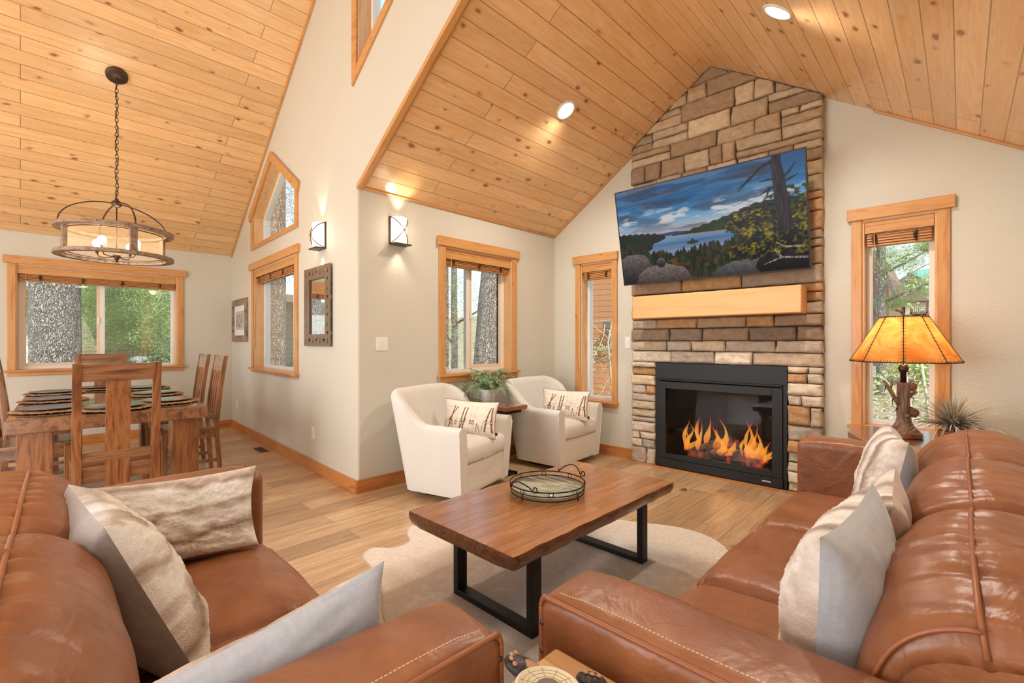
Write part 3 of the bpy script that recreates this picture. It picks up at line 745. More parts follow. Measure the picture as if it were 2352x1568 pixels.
# ------------------------------------------------------------------ stone fireplace
def rakeL(x): return 2.53 + .67 * (x + 3.6)
def rakeR(x): return 2.50 + .655 * (.32 - x)
def stones():
    rnd = random.Random(11); mb = MB(); mb.smooth = False
    up_pal = [(212, 188, 154), (192, 166, 134), (224, 204, 174), (206, 164, 122), (184, 158, 130), (216, 196, 166), (200, 178, 148)]
    mid_pal = [(186, 150, 112), (200, 158, 112), (168, 144, 120), (190, 172, 152), (176, 148, 120), (150, 132, 116)]
    low_pal = [(226, 214, 196), (234, 222, 206), (212, 200, 184), (200, 158, 114), (220, 202, 178), (228, 210, 182), (198, 186, 172)]
    def stone(x0, x1, z0, z1):
        if z0 >= min(rakeL((x0 + x1) / 2), rakeR((x0 + x1) / 2)) - .02 and z0 > min(rakeL(x1), 9) and z0 > rakeR(x0): return
        zc = (z0 + z1) / 2
        pal = low_pal if zc < 1.22 else (mid_pal if zc < 1.85 else up_pal)
        c = rnd.choice(pal); k = rnd.uniform(.9, 1.06); mb.ccol = tuple(srgb(*[min(255, v * k) for v in c])[:3])
        g = .0032; nx = max(6, int((x1 - x0) / .016)); nz = max(4, int((z1 - z0) / .013)); o = rnd.uniform(0, 50); pr = rnd.uniform(-.012, .016)
        jl, jr = rnd.uniform(-.006, .006), rnd.uniform(-.006, .006)
        def f(u, v):
            x = x0 + g + (x1 - x0 - 2 * g) * u; z = z0 + g + (z1 - z0 - 2 * g) * v
            x += (jl * (1 - u) + jr * u) * (v - .5) * 2
            wob = .004 * mnoise.noise(Vector((x * 9, o, z * 9)))
            if v < .01 or v > .99: z += wob
            if u < .01 or u > .99: x += wob
            ed = min(min(u, 1 - u) * (x1 - x0), min(v, 1 - v) * (z1 - z0))
            y = 4.425 - pr + .018 * (1 - min(1, ed / .014)) ** 2
            y -= .013 * mnoise.noise(Vector((x * 14 + o, z * 22, o))) + .005 * mnoise.noise(Vector((x * 34, z * 50 + o, 3))) + .003 * mnoise.noise(Vector((x * 90, z * 110 + o, 8)))
            m_ = min(rakeL(x), rakeR(x)) - .004
            if z > m_: z = m_
            return (x, y, z)
        b = len(mb.v); mb.grid(nx + 1, nz + 1, f, smooth=True)
        # flip so that the normals face the room, then close the sides
        ring = [i * (nz + 1) for i in range(nx + 1)] + [nx * (nz + 1) + j for j in range(1, nz + 1)] + [i * (nz + 1) + nz for i in range(nx - 1, -1, -1)] + [j for j in range(nz - 1, 0, -1)]
        vs = [(mb.v[b + i][0], 4.50, mb.v[b + i][2]) for i in ring]; b2 = len(mb.v)
        for i in range(len(vs)): mb.col[b2 + i] = mb.ccol
        mb.v += vs
        for q in range(len(ring)):
            q2 = (q + 1) % len(ring); mb.f.append((b + ring[q], b2 + q, b2 + q2, b + ring[q2])); mb.mi.append(0); mb.sm.append(False)
    def row(x0, x1, z0, z1, wmin, wmax):
        x = x0
        while x < x1 - 1e-4:
            w = rnd.uniform(wmin, wmax)
            if x1 - (x + w) < wmin * .8: w = x1 - x
            w = min(w, x1 - x)
            if z1 - z0 > .125 and rnd.random() < .42:
                k = rnd.uniform(.3, .65); zm = z0 + (z1 - z0) * k; stone(x, x + w, z0, zm)
                if w > .3 and rnd.random() < .6:
                    xm = x + w * rnd.uniform(.35, .65); stone(x, xm, zm, z1); stone(xm, x + w, zm, z1)
                else: stone(x, x + w, zm, z1)
            elif z1 - z0 > .16 and w > .2 and rnd.random() < .4:
                xm = x + w * .5; stone(x, xm, z0, z1); stone(xm, x + w, z0, z1)
            else: stone(x, x + w, z0, z1)
            x += w
    XA, XB = -2.503, -.80
    z = 0
    hs = [.17, .08, .08, .1, .13, .16, .09, .1, .08, .055]
    hs = [h * 1.045 / sum(hs) for h in hs]
    for h in hs:
        row(XA, -2.235, z, z + h, .09, .27); row(-1.05, XB, z, z + h, .1, .26); z += h
    for h in [.115, .1, .12, .1, .1]:
        row(XA, XB, z, z + h, .2, .46); z += h
    while z < 3.8:
        h = rnd.choice([.1, .12, .14, .17, .19, .15]); row(XA + rnd.uniform(-.006, .006), XB, z, z + h, .18, .58); z += h
    return mb
mb = stones()
ch = thing('stone_fireplace', 'tall gabled fireplace wall of stacked tan and cream ledge stone', 'fireplace', (-1.65, 4.5, 0))
o = mb.build('ledge_stone', M['stone'], None); o.parent = ch; o.matrix_parent_inverse = Matrix.Translation((1.65, -4.5, 0))
mb = MB(); P_ = lambda x: (x, min(rakeL(x), rakeR(x)) - .006)
mb.prism([(-2.495, 0), (-2.235, 0), (-2.235, 1.045), (-1.05, 1.045), (-1.05, 0), (-.808, 0), P_(-.808), P_(-1.70), P_(-2.495)], 4.464, 4.5185, 'y')
o = mb.build('mortar_backing', M['mortar'], None); o.parent = ch; o.matrix_parent_inverse = Matrix.Translation((1.65, -4.5, 0))
mb = MB(); mb.bx(-2.52, -.78, 4.385, 4.418, 0, .012); struct('trim_8', mb, M['base'], bevel=.003)
mb = MB(); mb.bx(-.735, .735, -.12, .082, -.11, .11)
o = mb.build('mantel_beam', M['mantel'], None, loc=(-1.638, 4.34, 1.59), bevel=.008)
tag(o, 'thick honey pine mantel beam across the stone fireplace', 'mantel')

# gas insert
fi = thing('gas_fireplace_insert', 'black gas fire insert with burning log set behind glass', 'fireplace insert', (-1.64, 4.45, 0))
def FX(mb, name, mat, par, **kw):
    o = mb.build(name, mat, None, **kw); o.parent = par
    o.matrix_parent_inverse = Matrix.Translation(-Vector(par.location if par.parent is None else (0, 0, 0))); return o
mb = MB(); mb.bx(-2.232, -1.053, 4.44, 4.50, .885, 1.043); mb.bx(-2.232, -2.19, 4.44, 4.5, 0, .885); mb.bx(-1.095, -1.053, 4.44, 4.5, 0, .885)
FX(mb, 'surround', M['black_metal'], fi, bevel=.002)
mb = MB(); mb.bx(-2.2, -1.085, 4.415, 4.44, .868, .886); FX(mb, 'rail', M['iron'], fi, bevel=.003)
mb = MB(); mb.bx(-2.205, -1.08, 4.42, 4.47, .015, .095); FX(mb, 'bottom_panel', M['black_metal'], fi, bevel=.003)
mb = MB(); mb.bx(-2.2, -2.12, 4.425, 4.46, .098, .86); mb.bx(-1.165, -1.085, 4.425, 4.46, .098, .86); mb.bx(-2.12, -1.165, 4.425, 4.46, .79, .86); mb.bx(-2.12, -1.165, 4.425, 4.46, .098, .15)
FX(mb, 'door_frame', M['black_metal'], fi, bevel=.002)
mb = MB(); mb.bx(-2.13, -1.155, 4.44, 4.444, .14, .80); FX(mb, 'glass_door', M['fire_glass'], fi)
mb = MB(); mb.bx(-1.30 + .06, -1.17, 4.416, 4.42, .05, .062); FX(mb, 'badge', M['chrome'], fi)
mb = MB(); a, b = -2.18, -1.10
mb.bx(a - .01, a, 4.46, 4.98, .03, .99); mb.bx(b, b + .01, 4.46, 4.98, .03, .99); mb.bx(a, b, 4.97, 4.98, .03, .99); mb.bx(a, b, 4.46, 4.98, .03, .04); mb.bx(a, b, 4.46, 4.98, .98, .99); mb.bx(a, b, 4.47, 4.98, .84, .85)
FX(mb, 'firebox', M['black_matte'], fi)
rnd = random.Random(5)
def logmat():
    t = NT('charred_ceramic_log'); v = t.coord(); n = t.noise(v, 22, 5, .7); n2 = t.noise(v, 9, 3)
    c = t.ramp(n, [(.35, srgb(52, 44, 40)), (.55, srgb(130, 112, 98)), (.7, srgb(176, 160, 146))])
    glow = t.ramp(n2, [(.50, BLK), (.72, WHT)])
    t.bsdf(c, .9, normal=t.bump(n, .8, .02), **{'Emission Color': t.mix(1.0, glow, srgb(255, 90, 40), 'MULTIPLY'), 'Emission Strength': .8}); return t.m
LOGM = logmat()
for (p, q, r) in (((-2.02, 4.72, .14), (-1.28, 4.78, .17), .05), ((-1.95, 4.60, .13), (-1.62, 4.68, .16), .045), ((-1.30, 4.60, .13), (-1.62, 4.72, .20), .045), ((-1.95, 4.66, .2), (-1.55, 4.82, .27), .04),
                  ((-1.75, 4.6, .13), (-1.6, 4.85, .3), .035), ((-1.42, 4.62, .14), (-1.22, 4.8, .25), .04)):
    mb = MB(); P = Vector(p); Q = Vector(q); o_ = rnd.uniform(0, 9)
    pts = [P.lerp(Q, i / 10) + Vector((0, 0, .012 * math.sin(i + o_))) for i in range(11)]
    mb.tube(pts, lambda t: r * (1 + .16 * math.sin(t * 11 + o_)), 12); FX(mb, 'log', LOGM, fi)
mb = MB()
for i in range(110):
    x = rnd.uniform(-2.1, -1.18); y = rnd.uniform(4.5, 4.9); s = rnd.uniform(.012, .028)
    mb.sph((x, y, .045 + s * .8), s, 6, (1, .8, .7), lambda p: 1 + .3 * mnoise.noise(p * 2 + Vector((x * 9, y * 9, 0))))
o = FX(mb, 'ember_chips', LOGM, fi); o['kind'] = 'stuff'
def flamemat():
    t = NT('gas_flame'); v = t.coord(which='Generated')
    z = t.n('SeparateXYZ', {'Vector': v}).outputs[2]
    n = t.noise(t.coord(scale=(1, 1, .5)), 22, 3, .6, 1.0)
    zz = t.math('ADD', z, t.math('MULTIPLY', t.math('SUBTRACT', n, .5), .5))
    c = t.ramp(zz, [(.0, srgb(255, 120, 60)), (.2, srgb(255, 150, 50)), (.45, srgb(255, 176, 60)), (.75, srgb(255, 110, 20)), (1, srgb(200, 50, 10))])
    a = t.ramp(zz, [(0, (.12, .12, .12, 1)), (.15, (.42, .42, .42, 1)), (.55, (.5, .5, .5, 1)), (.95, (.05, .05, .05, 1))])
    e = t.n('Emission', {'Color': c, 'Strength': 1.5}); tr = t.n('BsdfTransparent')
    mx = t.n('MixShader', {'Fac': a}); t.t.links.new(tr.outputs[0], mx.inputs[1]); t.t.links.new(e.outputs[0], mx.inputs[2]); t.surf(mx.outputs[0]); return t.m
FLM = flamemat()
rf = random.Random(21)
for (cx_, n_f, hh) in ((-2.00, 5, .34), (-1.88, 4, .38), (-1.68, 6, .36), (-1.60, 3, .18), (-1.45, 4, .26), (-1.37, 6, .40), (-1.27, 3, .26)):
    for q in range(n_f):
        x = cx_ + rf.uniform(-.05, .05); y = 4.62 + rf.uniform(-.04, .10); z = .15 + rf.uniform(0, .06); h = hh * rf.uniform(.45, 1.05); w = rf.uniform(.012, .028) * (1.25 - .5 * h); ph = rf.uniform(0, 6.3); am = rf.uniform(.015, .04)
        mb = MB()
        def ff(u, v, x=x, y=y, z=z, h=h, w=w, ph=ph, am=am):
            r = w * (math.sin(PI * min(1, v * 1.03 + .02) ** .5)) * (1 - .45 * v) * (1 + .35 * math.sin(v * 9 + ph)) + .0006
            a = u * 2 * PI; sw = am * (math.sin(v * 4.6 + ph) - math.sin(ph)) * (.4 + v)
            k = 1 + .35 * math.sin(2 * a + ph + v * 5)
            return (x + sw + r * k * math.cos(a), y + .4 * sw + .5 * r * math.sin(a), z + h * v)
        mb.grid(12, 26, ff, cu=True); FX(mb, 'flame', FLM, fi)
l = light('fire_glow', 'POINT', (-1.65, 4.62, .34), (0, 0, 0), 1.6, (1.0, .45, .15), .12)

# ------------------------------------------------------------------ television
W_, H_ = 1.62, .911; ty, tp = R_(.8), R_(12)
u_ = Vector((math.cos(ty), math.sin(ty), 0)); n_ = Vector((math.sin(ty), -math.cos(ty), 0)); up_ = Vector((0, 0, 1)) * math.cos(tp) + n_ * math.sin(tp)
fwd = u_.cross(up_)      # towards the room
X = Matrix.Identity(4)
for r in range(3): X[r][0] = u_[r]; X[r][1] = -fwd[r]; X[r][2] = up_[r]; X[r][3] = (-1.648, 4.13, 2.262)[r]
tv = bpy.data.objects.new('television', None); COL.objects.link(tv); tv.matrix_world = X
tag(tv, 'large flat television tilted forward on the stone, showing a lake landscape', 'television')
mb = MB(); mb.bx(-W_ / 2, W_ / 2, .004, .035, -H_ / 2, H_ / 2); mb.bx(-W_ * .3, W_ * .3, .035, .06, -H_ * .35, H_ * .25); mb.build('casing', M['black_metal'], tv, bevel=.004)
mb = MB(); b_ = .010
mb.bx(-W_ / 2, -W_ / 2 + b_, -.003, .01, -H_ / 2, H_ / 2); mb.bx(W_ / 2 - b_, W_ / 2, -.003, .01, -H_ / 2, H_ / 2); mb.bx(-W_ / 2, W_ / 2, -.003, .01, H_ / 2 - b_, H_ / 2); mb.bx(-W_ / 2, W_ / 2, -.003, .01, -H_ / 2, -H_ / 2 + b_ * 1.3)
mb.build('bezel', M['black_metal'], tv, bevel=.001)

def fbm(W, H, sx, sy, seed, octs=5, rough=.55):
    rs = np.random.RandomState(seed); out = np.zeros((H, W)); amp = 1; tot = 0
    yy, xx = np.mgrid[0:H, 0:W]; xx = xx / W; yy = yy / H
    for o_ in range(octs):
        gx, gy = int(sx * 2 ** o_) + 2, int(sy * 2 ** o_) + 2; g = rs.rand(gy + 1, gx + 1)
        fx = xx * (gx - 1); fy = yy * (gy - 1); ix = fx.astype(int); iy = fy.astype(int); ax = fx - ix; ay = fy - iy
        ax = ax * ax * (3 - 2 * ax); ay = ay * ay * (3 - 2 * ay)
        v = (g[iy, ix] * (1 - ax) + g[iy, ix + 1] * ax) * (1 - ay) + (g[iy + 1, ix] * (1 - ax) + g[iy + 1, ix + 1] * ax) * ay
        out += amp * v; tot += amp; amp *= rough
    return out / tot
def lin(a):
    a = np.clip(a, 0, 255) / 255.0
    return np.where(a <= .04045, a / 12.92, ((a + .055) / 1.055) ** 2.4)
def picture(img, w, h, y, name, mat, parent):
    """a flat picture: one coloured vertex per pixel, local x right, z up"""
    Hh, Ww = img.shape[:2]
    xs = np.linspace(-w / 2, w / 2, Ww); zs = np.linspace(h / 2, -h / 2, Hh)
    V = np.zeros((Hh, Ww, 3), dtype=np.float32); V[..., 0] = xs[None, :]; V[..., 1] = y; V[..., 2] = zs[:, None]
    idx = np.arange(Hh * Ww).reshape(Hh, Ww)
    F_ = np.stack([idx[1:, :-1], idx[1:, 1:], idx[:-1, 1:], idx[:-1, :-1]], -1).reshape(-1, 4)
    me = bpy.data.meshes.new(name)
    me.vertices.add(Hh * Ww); me.vertices.foreach_set('co', V.ravel())
    me.loops.add(F_.size); me.loops.foreach_set('vertex_index', F_.astype(np.int32).ravel())
    me.polygons.add(len(F_)); me.polygons.foreach_set('loop_start', np.arange(0, F_.size, 4, dtype=np.int32))
    me.update(calc_edges=True)
    at = me.color_attributes.new('Col', 'FLOAT_COLOR', 'POINT'); c = np.ones((Hh * Ww, 4), dtype=np.float32); c[:, :3] = lin(img).reshape(-1, 3)
    at.data.foreach_set('color', c.ravel()); me.materials.append(mat)
    o = bpy.data.objects.new(name, me); COL.objects.link(o); o.parent = parent; return o

def lake_image(W=640, H=360):
    yy, xx = np.mgrid[0:H, 0:W]; u = xx / W; v = yy / H
    img = np.zeros((H, W, 3))
    def mix(m, c):
        nonlocal img
        m = np.clip(m, 0, 1)[..., None]; img = img * (1 - m) + np.array(c, float) * m if np.ndim(c) == 1 else img * (1 - m) + c * m
    def rampc(t, stops):
        out = np.zeros(t.shape + (3,)); 
        for k in range(3): out[..., k] = np.interp(t, [s[0] for s in stops], [s[1][k] for s in stops])
        return out
    n1 = fbm(W, H, 4, 9, 1); n2 = fbm(W, H, 9, 22, 2); n3 = fbm(W, H, 60, 60, 3, 3); n4 = fbm(W, H, 24, 24, 4, 4)
    sky = rampc(v, [(0, (52, 92, 140)), (.2, (40, 112, 170)), (.34, (110, 170, 214)), (.48, (214, 214, 220)), (.55, (236, 214, 200))])
    img = sky
    cl = np.clip((n1 - .42) * 5, 0, 1) * np.clip(1.25 - v * 2.0, 0, 1); mix(cl * .95, (62, 74, 96))
    wc = np.clip((n2 - .5) * 7, 0, 1) * np.exp(-((v - .36) / .12) ** 2); mix(wc, (232, 228, 230))
    mix(np.clip((n2 - .47) * 6, 0, 1) * np.exp(-((v - .46 + .02 * np.sin(u * 8)) / .035) ** 2) * .8, (120, 112, 130))
    mix(np.clip((fbm(W, H, 3, 14, 8) - .5) * 8, 0, 1) * np.clip(1 - v / .4, 0, 1) * .5, (150, 168, 190))
    mix(np.clip((.56 - np.abs(u - .02) * .2 - v) * 0, 0, 1), (0, 0, 0))
    # far hills
    hl = .515 - .02 * np.sin(u * 9 + 1) * (u > .2) - .03 * np.exp(-((u - .35) / .1) ** 2)
    mix((v > hl) * 1.0, (60, 84, 118))
    # lake
    lake = rampc(v, [(.5, (196, 190, 204)), (.56, (140, 164, 196)), (.62, (84, 126, 170)), (.7, (150, 160, 186)), (.78, (90, 120, 150))]) + (fbm(W, H, 3, 60, 5) - .5)[..., None] * 40
    mk = np.clip((v - .535) * 300, 0, 1) * ((u > .18)); mix(mk, lake)
    # long spit on the right
    t = np.clip((u - .33) / .45, 0, 1); top = .535 - .17 * t ** 1.3 + .006 * np.sin(u * 120) ; bot = .545 + .012 * t + .02 * t ** 2
    mix(((v > top) & (v < bot) & (u > .33)) * 1.0, np.stack([34 + 26 * n4, 48 + 34 * n4, 38 + 14 * n4], -1))
    mix(((v > bot) & (v < bot + .008) & (u > .45) & (u < .8)) * .8, (176, 128, 100))
    # island
    d = ((u - .445) / .033) ** 2 + ((v - .635) / .016) ** 2
    mix(((d < 1) | ((np.abs(u - .445) < .018 * (1 - (.63 - v) / .04)) & (v > .592) & (v < .635))) * 1.0, np.stack([40 + 30 * n3, 52 + 30 * n3, 40 + 10 * n3], -1))
    # left wooded slope
    lt = .455 + .0 * u + .06 * np.clip(u / .3, 0, 1) ** 1.5 + .006 * np.sin(u * 160) ; lb = .5 + .35 * np.clip(.32 - u, 0, 1) + .06
    forest = np.stack([24 + 44 * n3 * n4, 34 + 50 * n3 * n4, 22 + 26 * n4], -1)
    mix(((v > lt) & (u < .30 - np.abs(v - .53) * .9 + .05 * (n4 - .5) + .02 * np.sin(v * 70))) * 1.0, forest)
    # forest in front of the lake with spiky tops
    rs = np.random.RandomState(3)
    line = .70 + .05 * np.sin(u * 5) - .10 * np.clip((.22 - u) / .22, 0, 1) - .03 * np.clip((u - .6) / .2, 0, 1)
    top = line.copy()[0]
    for k in range(150):
        c = rs.rand() ; hgt = rs.uniform(.02, .09); w = hgt * rs.uniform(.18, .28)
        xsl = np.arange(W) / W; sp_ = np.interp(c, xsl, line[0]) - hgt + np.abs(xsl - c) / w * hgt
        top = np.minimum(top, sp_)
    shade_ = fbm(W, H, 90, 16, 6, 3)
    f2 = np.stack([18 + 62 * shade_ ** 1.6 + 46 * np.clip(n4 - .55, 0, 1) * 4, 30 + 66 * shade_ ** 1.6, 22 + 22 * shade_], -1)
    mix((v > top[None, :]) * 1.0, f2)
    mix(np.clip((fbm(W, H, 20, 14, 12) - .6) * 9, 0, 1) * (v > .76) * .55, (150, 104, 34))
    # rocks, lower left
    def blob(cx, cy, rx, ry, c, sd):
        n = fbm(W, H, 14, 10, sd); d = ((u - cx) / rx) ** 2 + ((v - cy) / ry) ** 2 + (n - .5) * .5
        lit = np.clip(1.15 - (v - cy + ry) / ry * .5, .4, 1.3)[..., None]; tex = (.75 + .5 * fbm(W, H, 70, 50, sd + 1, 3))[..., None]
        mix((d < 1) * 1.0, np.clip(np.array(c, float) * lit * tex, 0, 255))
    blob(.08, .88, .12, .2, (112, 100, 100), 21); blob(.26, .99, .17, .17, (128, 112, 108), 23); blob(.25, .80, .026, .05, (110, 100, 100), 25)
    blob(.74, .99, .2, .13, (104, 102, 104), 27); blob(.92, .93, .16, .12, (50, 48, 50), 29)
    # bush on the right
    bn = fbm(W, H, 26, 18, 31); edge = .66 + .05 * np.sin(v * 21) + (bn - .5) * .16
    bm = (u > edge) & (v > .42 + (bn - .5) * .3 + .25 * np.clip(.78 - u, 0, 1) * 2) & (v < .86 + (bn - .5) * .2)
    bt = .55 * fbm(W, H, 90, 60, 33, 3) + .45 * fbm(W, H, 22, 16, 35, 3); bt = (bt - .5) * 1.7 + .5
    mix(bm * 1.0, np.stack([20 + 160 * np.clip(bt - .38, 0, 1) * 2.0, 26 + 130 * np.clip(bt - .38, 0, 1) * 2.0, 16 + 20 * bt], -1))
    mix(((u > .86 + .05 * np.sin(v * 30)) & (v > .27) & (v < .5) & (bn > .46)) * 1.0, np.stack([30 + 60 * bt, 44 + 60 * bt, 20 + 20 * bt], -1))
    # dead trunk and its bare branches
    def line_(pts, w0, w1, c):
        for k in range(len(pts) - 1):
            (x0, y0), (x1, y1) = pts[k], pts[k + 1]; dx, dy = x1 - x0, y1 - y0; L2 = dx * dx + (dy * .5625) ** 2
            t_ = np.clip(((u - x0) * dx + (v - y0) * dy * .3164) / max(L2, 1e-9), 0, 1)
            dd = np.sqrt((u - x0 - t_ * dx) ** 2 + ((v - y0 - t_ * dy) * .5625) ** 2)
            f_ = (k + t_) / (len(pts) - 1); w = w0 + (w1 - w0) * f_
            m = np.clip((w - dd) * W + .5, 0, 1); mix(m, np.array(c, float) * (.35 + 1.3 * fbm(W, H, 130, 10, 41, 3))[..., None])
    tc_ = (50, 44, 48)
    line_([(.905, .60), (.895, .40), (.885, .2), (.875, .06), (.88, .0)], .034, .020, tc_)
    for pts in ([(.875, .03), (.80, .08), (.75, .17), (.695, .21)], [(.82, .06), (.86, .05), (.88, .08)], [(.885, .20), (.84, .19), (.80, .195)], [(.89, .25), (.84, .27), (.80, .31)], [(.84, .27), (.83, .33)],
                [(.90, .40), (.80, .41), (.74, .415), (.68, .44)], [(.74, .415), (.70, .40)], [(.90, .53), (.80, .52), (.72, .50), (.71, .56)], [(.80, .52), (.76, .47), (.72, .47)], [(.90, .2), (.93, .16), (.96, .09)],
                [(.9, .24), (.94, .21), (.97, .19)], [(.76, .14), (.70, .24)], [(.78, .45), (.73, .49)]):
        line_(pts, .008, .002, tc_)
    for pts in ([(.99, .90), (.88, .88), (.80, .93)], [(.88, .88), (.85, .80)], [(.97, .80), (.90, .79), (.86, .74)]): line_(pts, .006, .002, (150, 140, 132))
    return np.clip(img * .80 - 6, 0, 255)
tvp = picture(lake_image(), W_ - 2 * b_, H_ - 2 * b_, .0, 'screen', M['tv'], tv)
mb = MB(); mb.tube([(0, .05, 0), (0, .18, -.05), (.05, .24, -.05)], .02, 8); mb.bx(-.2, .2, .22, .25, -.2, .12); mb.build('wall_mount', M['black_metal'], tv)

# =================================================================== FURNITURE
def catmull(P, n, closed=True):
    P = [Vector(p) for p in P]; N = len(P); out = []
    segs = N if closed else N - 1
    for i in range(segs):
        g = lambda k: P[k % N] if closed else P[max(0, min(N - 1, k))]
        p0, p1, p2, p3 = g(i - 1), g(i), g(i + 1), g(i + 2)
        for j in range(n):
            t = j / n
            out.append(.5 * ((2 * p1) + (p2 - p0) * t + (2 * p0 - 5 * p1 + 4 * p2 - p3) * t * t + (3 * p1 - p0 - 3 * p2 + p3) * t ** 3))
    if not closed: out.append(P[-1].copy())
    return out
def smooth01(t): t = max(0, min(1, t)); return t * t * (3 - 2 * t)

BACK_PROF = catmull([(.62, .40), (.555, .48), (.522, .58), (.528, .68), (.562, .775), (.62, .838), (.695, .868), (.80, .866), (.89, .825), (.93, .73), (.925, .55), (.86, .42), (.7, .385)], 5)
SEAM_I = 6 * 5; SEAM_J = 8 * 5
def sofa(name, label, loc, rotz, inner, ncush, seed):
    """local: front at y = 0 facing -y, x centred, arms outside the inner width"""
    r = thing(name, label, 'sofa', loc, rotz, 'matching saddle leather sofas')
    aw = .195; W = inner + 2 * aw; hi = inner / 2
    rnd = random.Random(seed)
    mb = MB(); mb.rbox((0, .50, .17), (W - .04, .88, .18), .02, (20, 10, 4)); mb.build('base', M['leather'], r)
    mb = MB(); mb.rbox((0, .86, .42), (inner + .02, .16, .60), .03, (30, 6, 14)); mb.build('back_frame', M['leather'], r)
    for sx in (-1, 1):
        for sy in (.08, .86):
            mb = MB(); mb.bx(sx * (W / 2 - .1) - .03, sx * (W / 2 - .1) + .03, sy, sy + .06, 0, .09); mb.build('foot', M['walnut'], r)
    for sx in (-1, 1):
        o_ = rnd.uniform(0, 40)
        def fn(p, u, sx=sx, o_=o_):
            top = max(0, u.z) ** 3
            ed_ = 1 - abs(u.x) ** 6; k = (mnoise.noise(Vector((p.x * 3 + o_, p.y * 4, p.z * 3))) * .008 + mnoise.noise(Vector((p.x * 9, p.y * 13 + o_, 2))) * .003) * ed_
            p = p.copy(); p.z += top * (k + .006 * (1 - u.x ** 2)); p.x += .006 * (1 - u.y ** 2) * u.x
            # front edge rounds over
            if u.y < 0: p.z -= .012 * max(0, -u.y - .8) * 5 * top
            return p
        mb = MB(); mb.rbox((sx * (hi + aw / 2), .475, .385), (aw, .95, .63), .032, (20, 48, 26), fn, .8)
        arm = mb.build('arm', M['leather'], r)
        xo = sx * (hi + aw - .008); xs = sx * (hi + aw - .032 + .0245); zs = .668 + .0245
        ys = .032 - .0245
        mb = MB(); pts = [(xs + sx * .004, .93, zs), (xs + sx * .005, .5, zs), (xs + sx * .003, .06, zs - .001), (xs, .022, zs - .004), (xs - sx * .001, ys, zs - .022), (xs - sx * .001, ys - .001, .60), (xs - sx * .001, ys - .001, .09)]
        mb.tube([tuple(p) for p in catmull(pts, 6, False)], .0055, 7)
        mb.build('piping', M['leather_piping'], arm)
        mb = MB()
        for i in range(110):
            y = .04 + i * .0082; q = sx * (hi + aw - .034); sp_ = fn(Vector((q, y, .70)), Vector(((q - sx * (hi + aw / 2)) / (aw / 2), (y - .475) / .475, 1.0))); mb.bx(sp_.x - .0009, sp_.x + .0009, y, y + .0055, sp_.z - .002, sp_.z + .0012)
        o = mb.build('stitching', M['stitch'], arm); o['kind'] = 'stuff'
        mb = MB(); mb.tube([(sx * (hi - .003), .62, .40), (sx * (hi - .004), .62, .66), (sx * (hi + .02), .62, .698), (sx * (hi + aw / 2), .62, .706), (xo - sx * .02, .62, .69), (xo + sx * .010, .62, .64), (xo + sx * .011, .62, .1)], .004, 6)
        mb.build('cross_seam', M['leather_piping'], arm)
        for i in range(9):
            z = .14 + i * .062
            mb = MB(); mb.X = Matrix.Translation((xs - sx * .004, ys + .001, z)) @ Matrix.Rotation(sx * PI / 4, 4, 'Z') @ Matrix.Rotation(.5, 4, 'Y')
            mb.rbox((0, 0, 0), (.026, .014, .010), .004, (4, 3, 3)); mb.build('lacing_stitch', M['bronze'], arm)
    cw = inner / ncush
    for i in range(ncush):
        cx_ = -hi + cw * (i + .5); o_ = rnd.uniform(0, 60)
        def fs(p, u, o_=o_):
            p = p.copy(); t = max(0, u.z)
            p.z += t * .030 * (1 - abs(u.x) ** 2.5) * (1 - max(0, abs(u.y + .1)) ** 3)
            w = mnoise.noise(Vector((p.x * 7 + o_, p.y * 20, 1))) * .0040 + mnoise.noise(Vector((p.x * 2.5 + o_, p.y * 4, 5))) * .007
            p.z += t * w; p.y -= .014 * (1 - u.z ** 2) * max(0, -u.y) ** 2
            if u.y < -.3: p.z -= t * .020 * ((-u.y - .3) / .7) ** 3
            return p
        mb = MB(); mb.rbox((cx_, .30, .345), (cw - .006, .62, .15), .05, (40, 40, 12), fs); sc = mb.build('seat_cushion', M['leather'], r)
        mb = MB(); pts = [(cx_ - cw / 2 + .018, .35, .39), (cx_ - cw / 2 + .012, .05, .382), (cx_ - cw / 2 + .022, .004, .376), (cx_, -.018, .378), (cx_ + cw / 2 - .022, .004, .376), (cx_ + cw / 2 - .012, .05, .382), (cx_ + cw / 2 - .018, .35, .39)]
        mb.tube([tuple(p) for p in catmull(pts, 6, False)], .004, 6); mb.build('piping', M['leather_piping'], sc)
        # back cushion
        C0 = Vector((.735, .60)); NP = len(BACK_PROF)
        def prof(t, k):
            s_ = .83 + .17 * (1 - abs(t) ** 2.4)
            e = max(0, (abs(t) - .88) / .12); s_ *= (1 - .20 * e ** 2.6)
            p = BACK_PROF[k % NP]
            return C0 + (p - C0) * s_
        def fb(u, v, o_=o_, cx_=cx_):
            t = 2 * u - 1; k = int(round(v * NP)) % NP; q = prof(t, k); x = cx_ + t * (cw / 2 - .002)
            d = (q - C0).normalized()
            dk = min(abs(k - SEAM_I), NP - abs(k - SEAM_I)); near = math.exp(-(dk / 7.0) ** 2)
            top = smooth01((q.y - .45) / .3)
            w = (mnoise.noise(Vector((x * 34 + o_, k * .10, 0))) * .0105 * near + mnoise.noise(Vector((x * 17 + o_, k * .14, 4))) * .011 * (near * .6 + .25) + mnoise.noise(Vector((x * 4 + o_, k * .12, 9))) * .012) * top
            if dk == 0: w -= .004
            q = q + d * w
            return (x, q.x, q.y)
        mb = MB(); nu = 84; b = mb.grid(nu, NP, fb, cv=True)
        mb.f.append(tuple(b + j for j in range(NP))[::-1]); mb.f.append(tuple(b + (nu - 1) * NP + j for j in range(NP))); mb.mi += [0, 0]; mb.sm += [False, False]
        bc = mb.build('back_cushion', M['leather'], r)
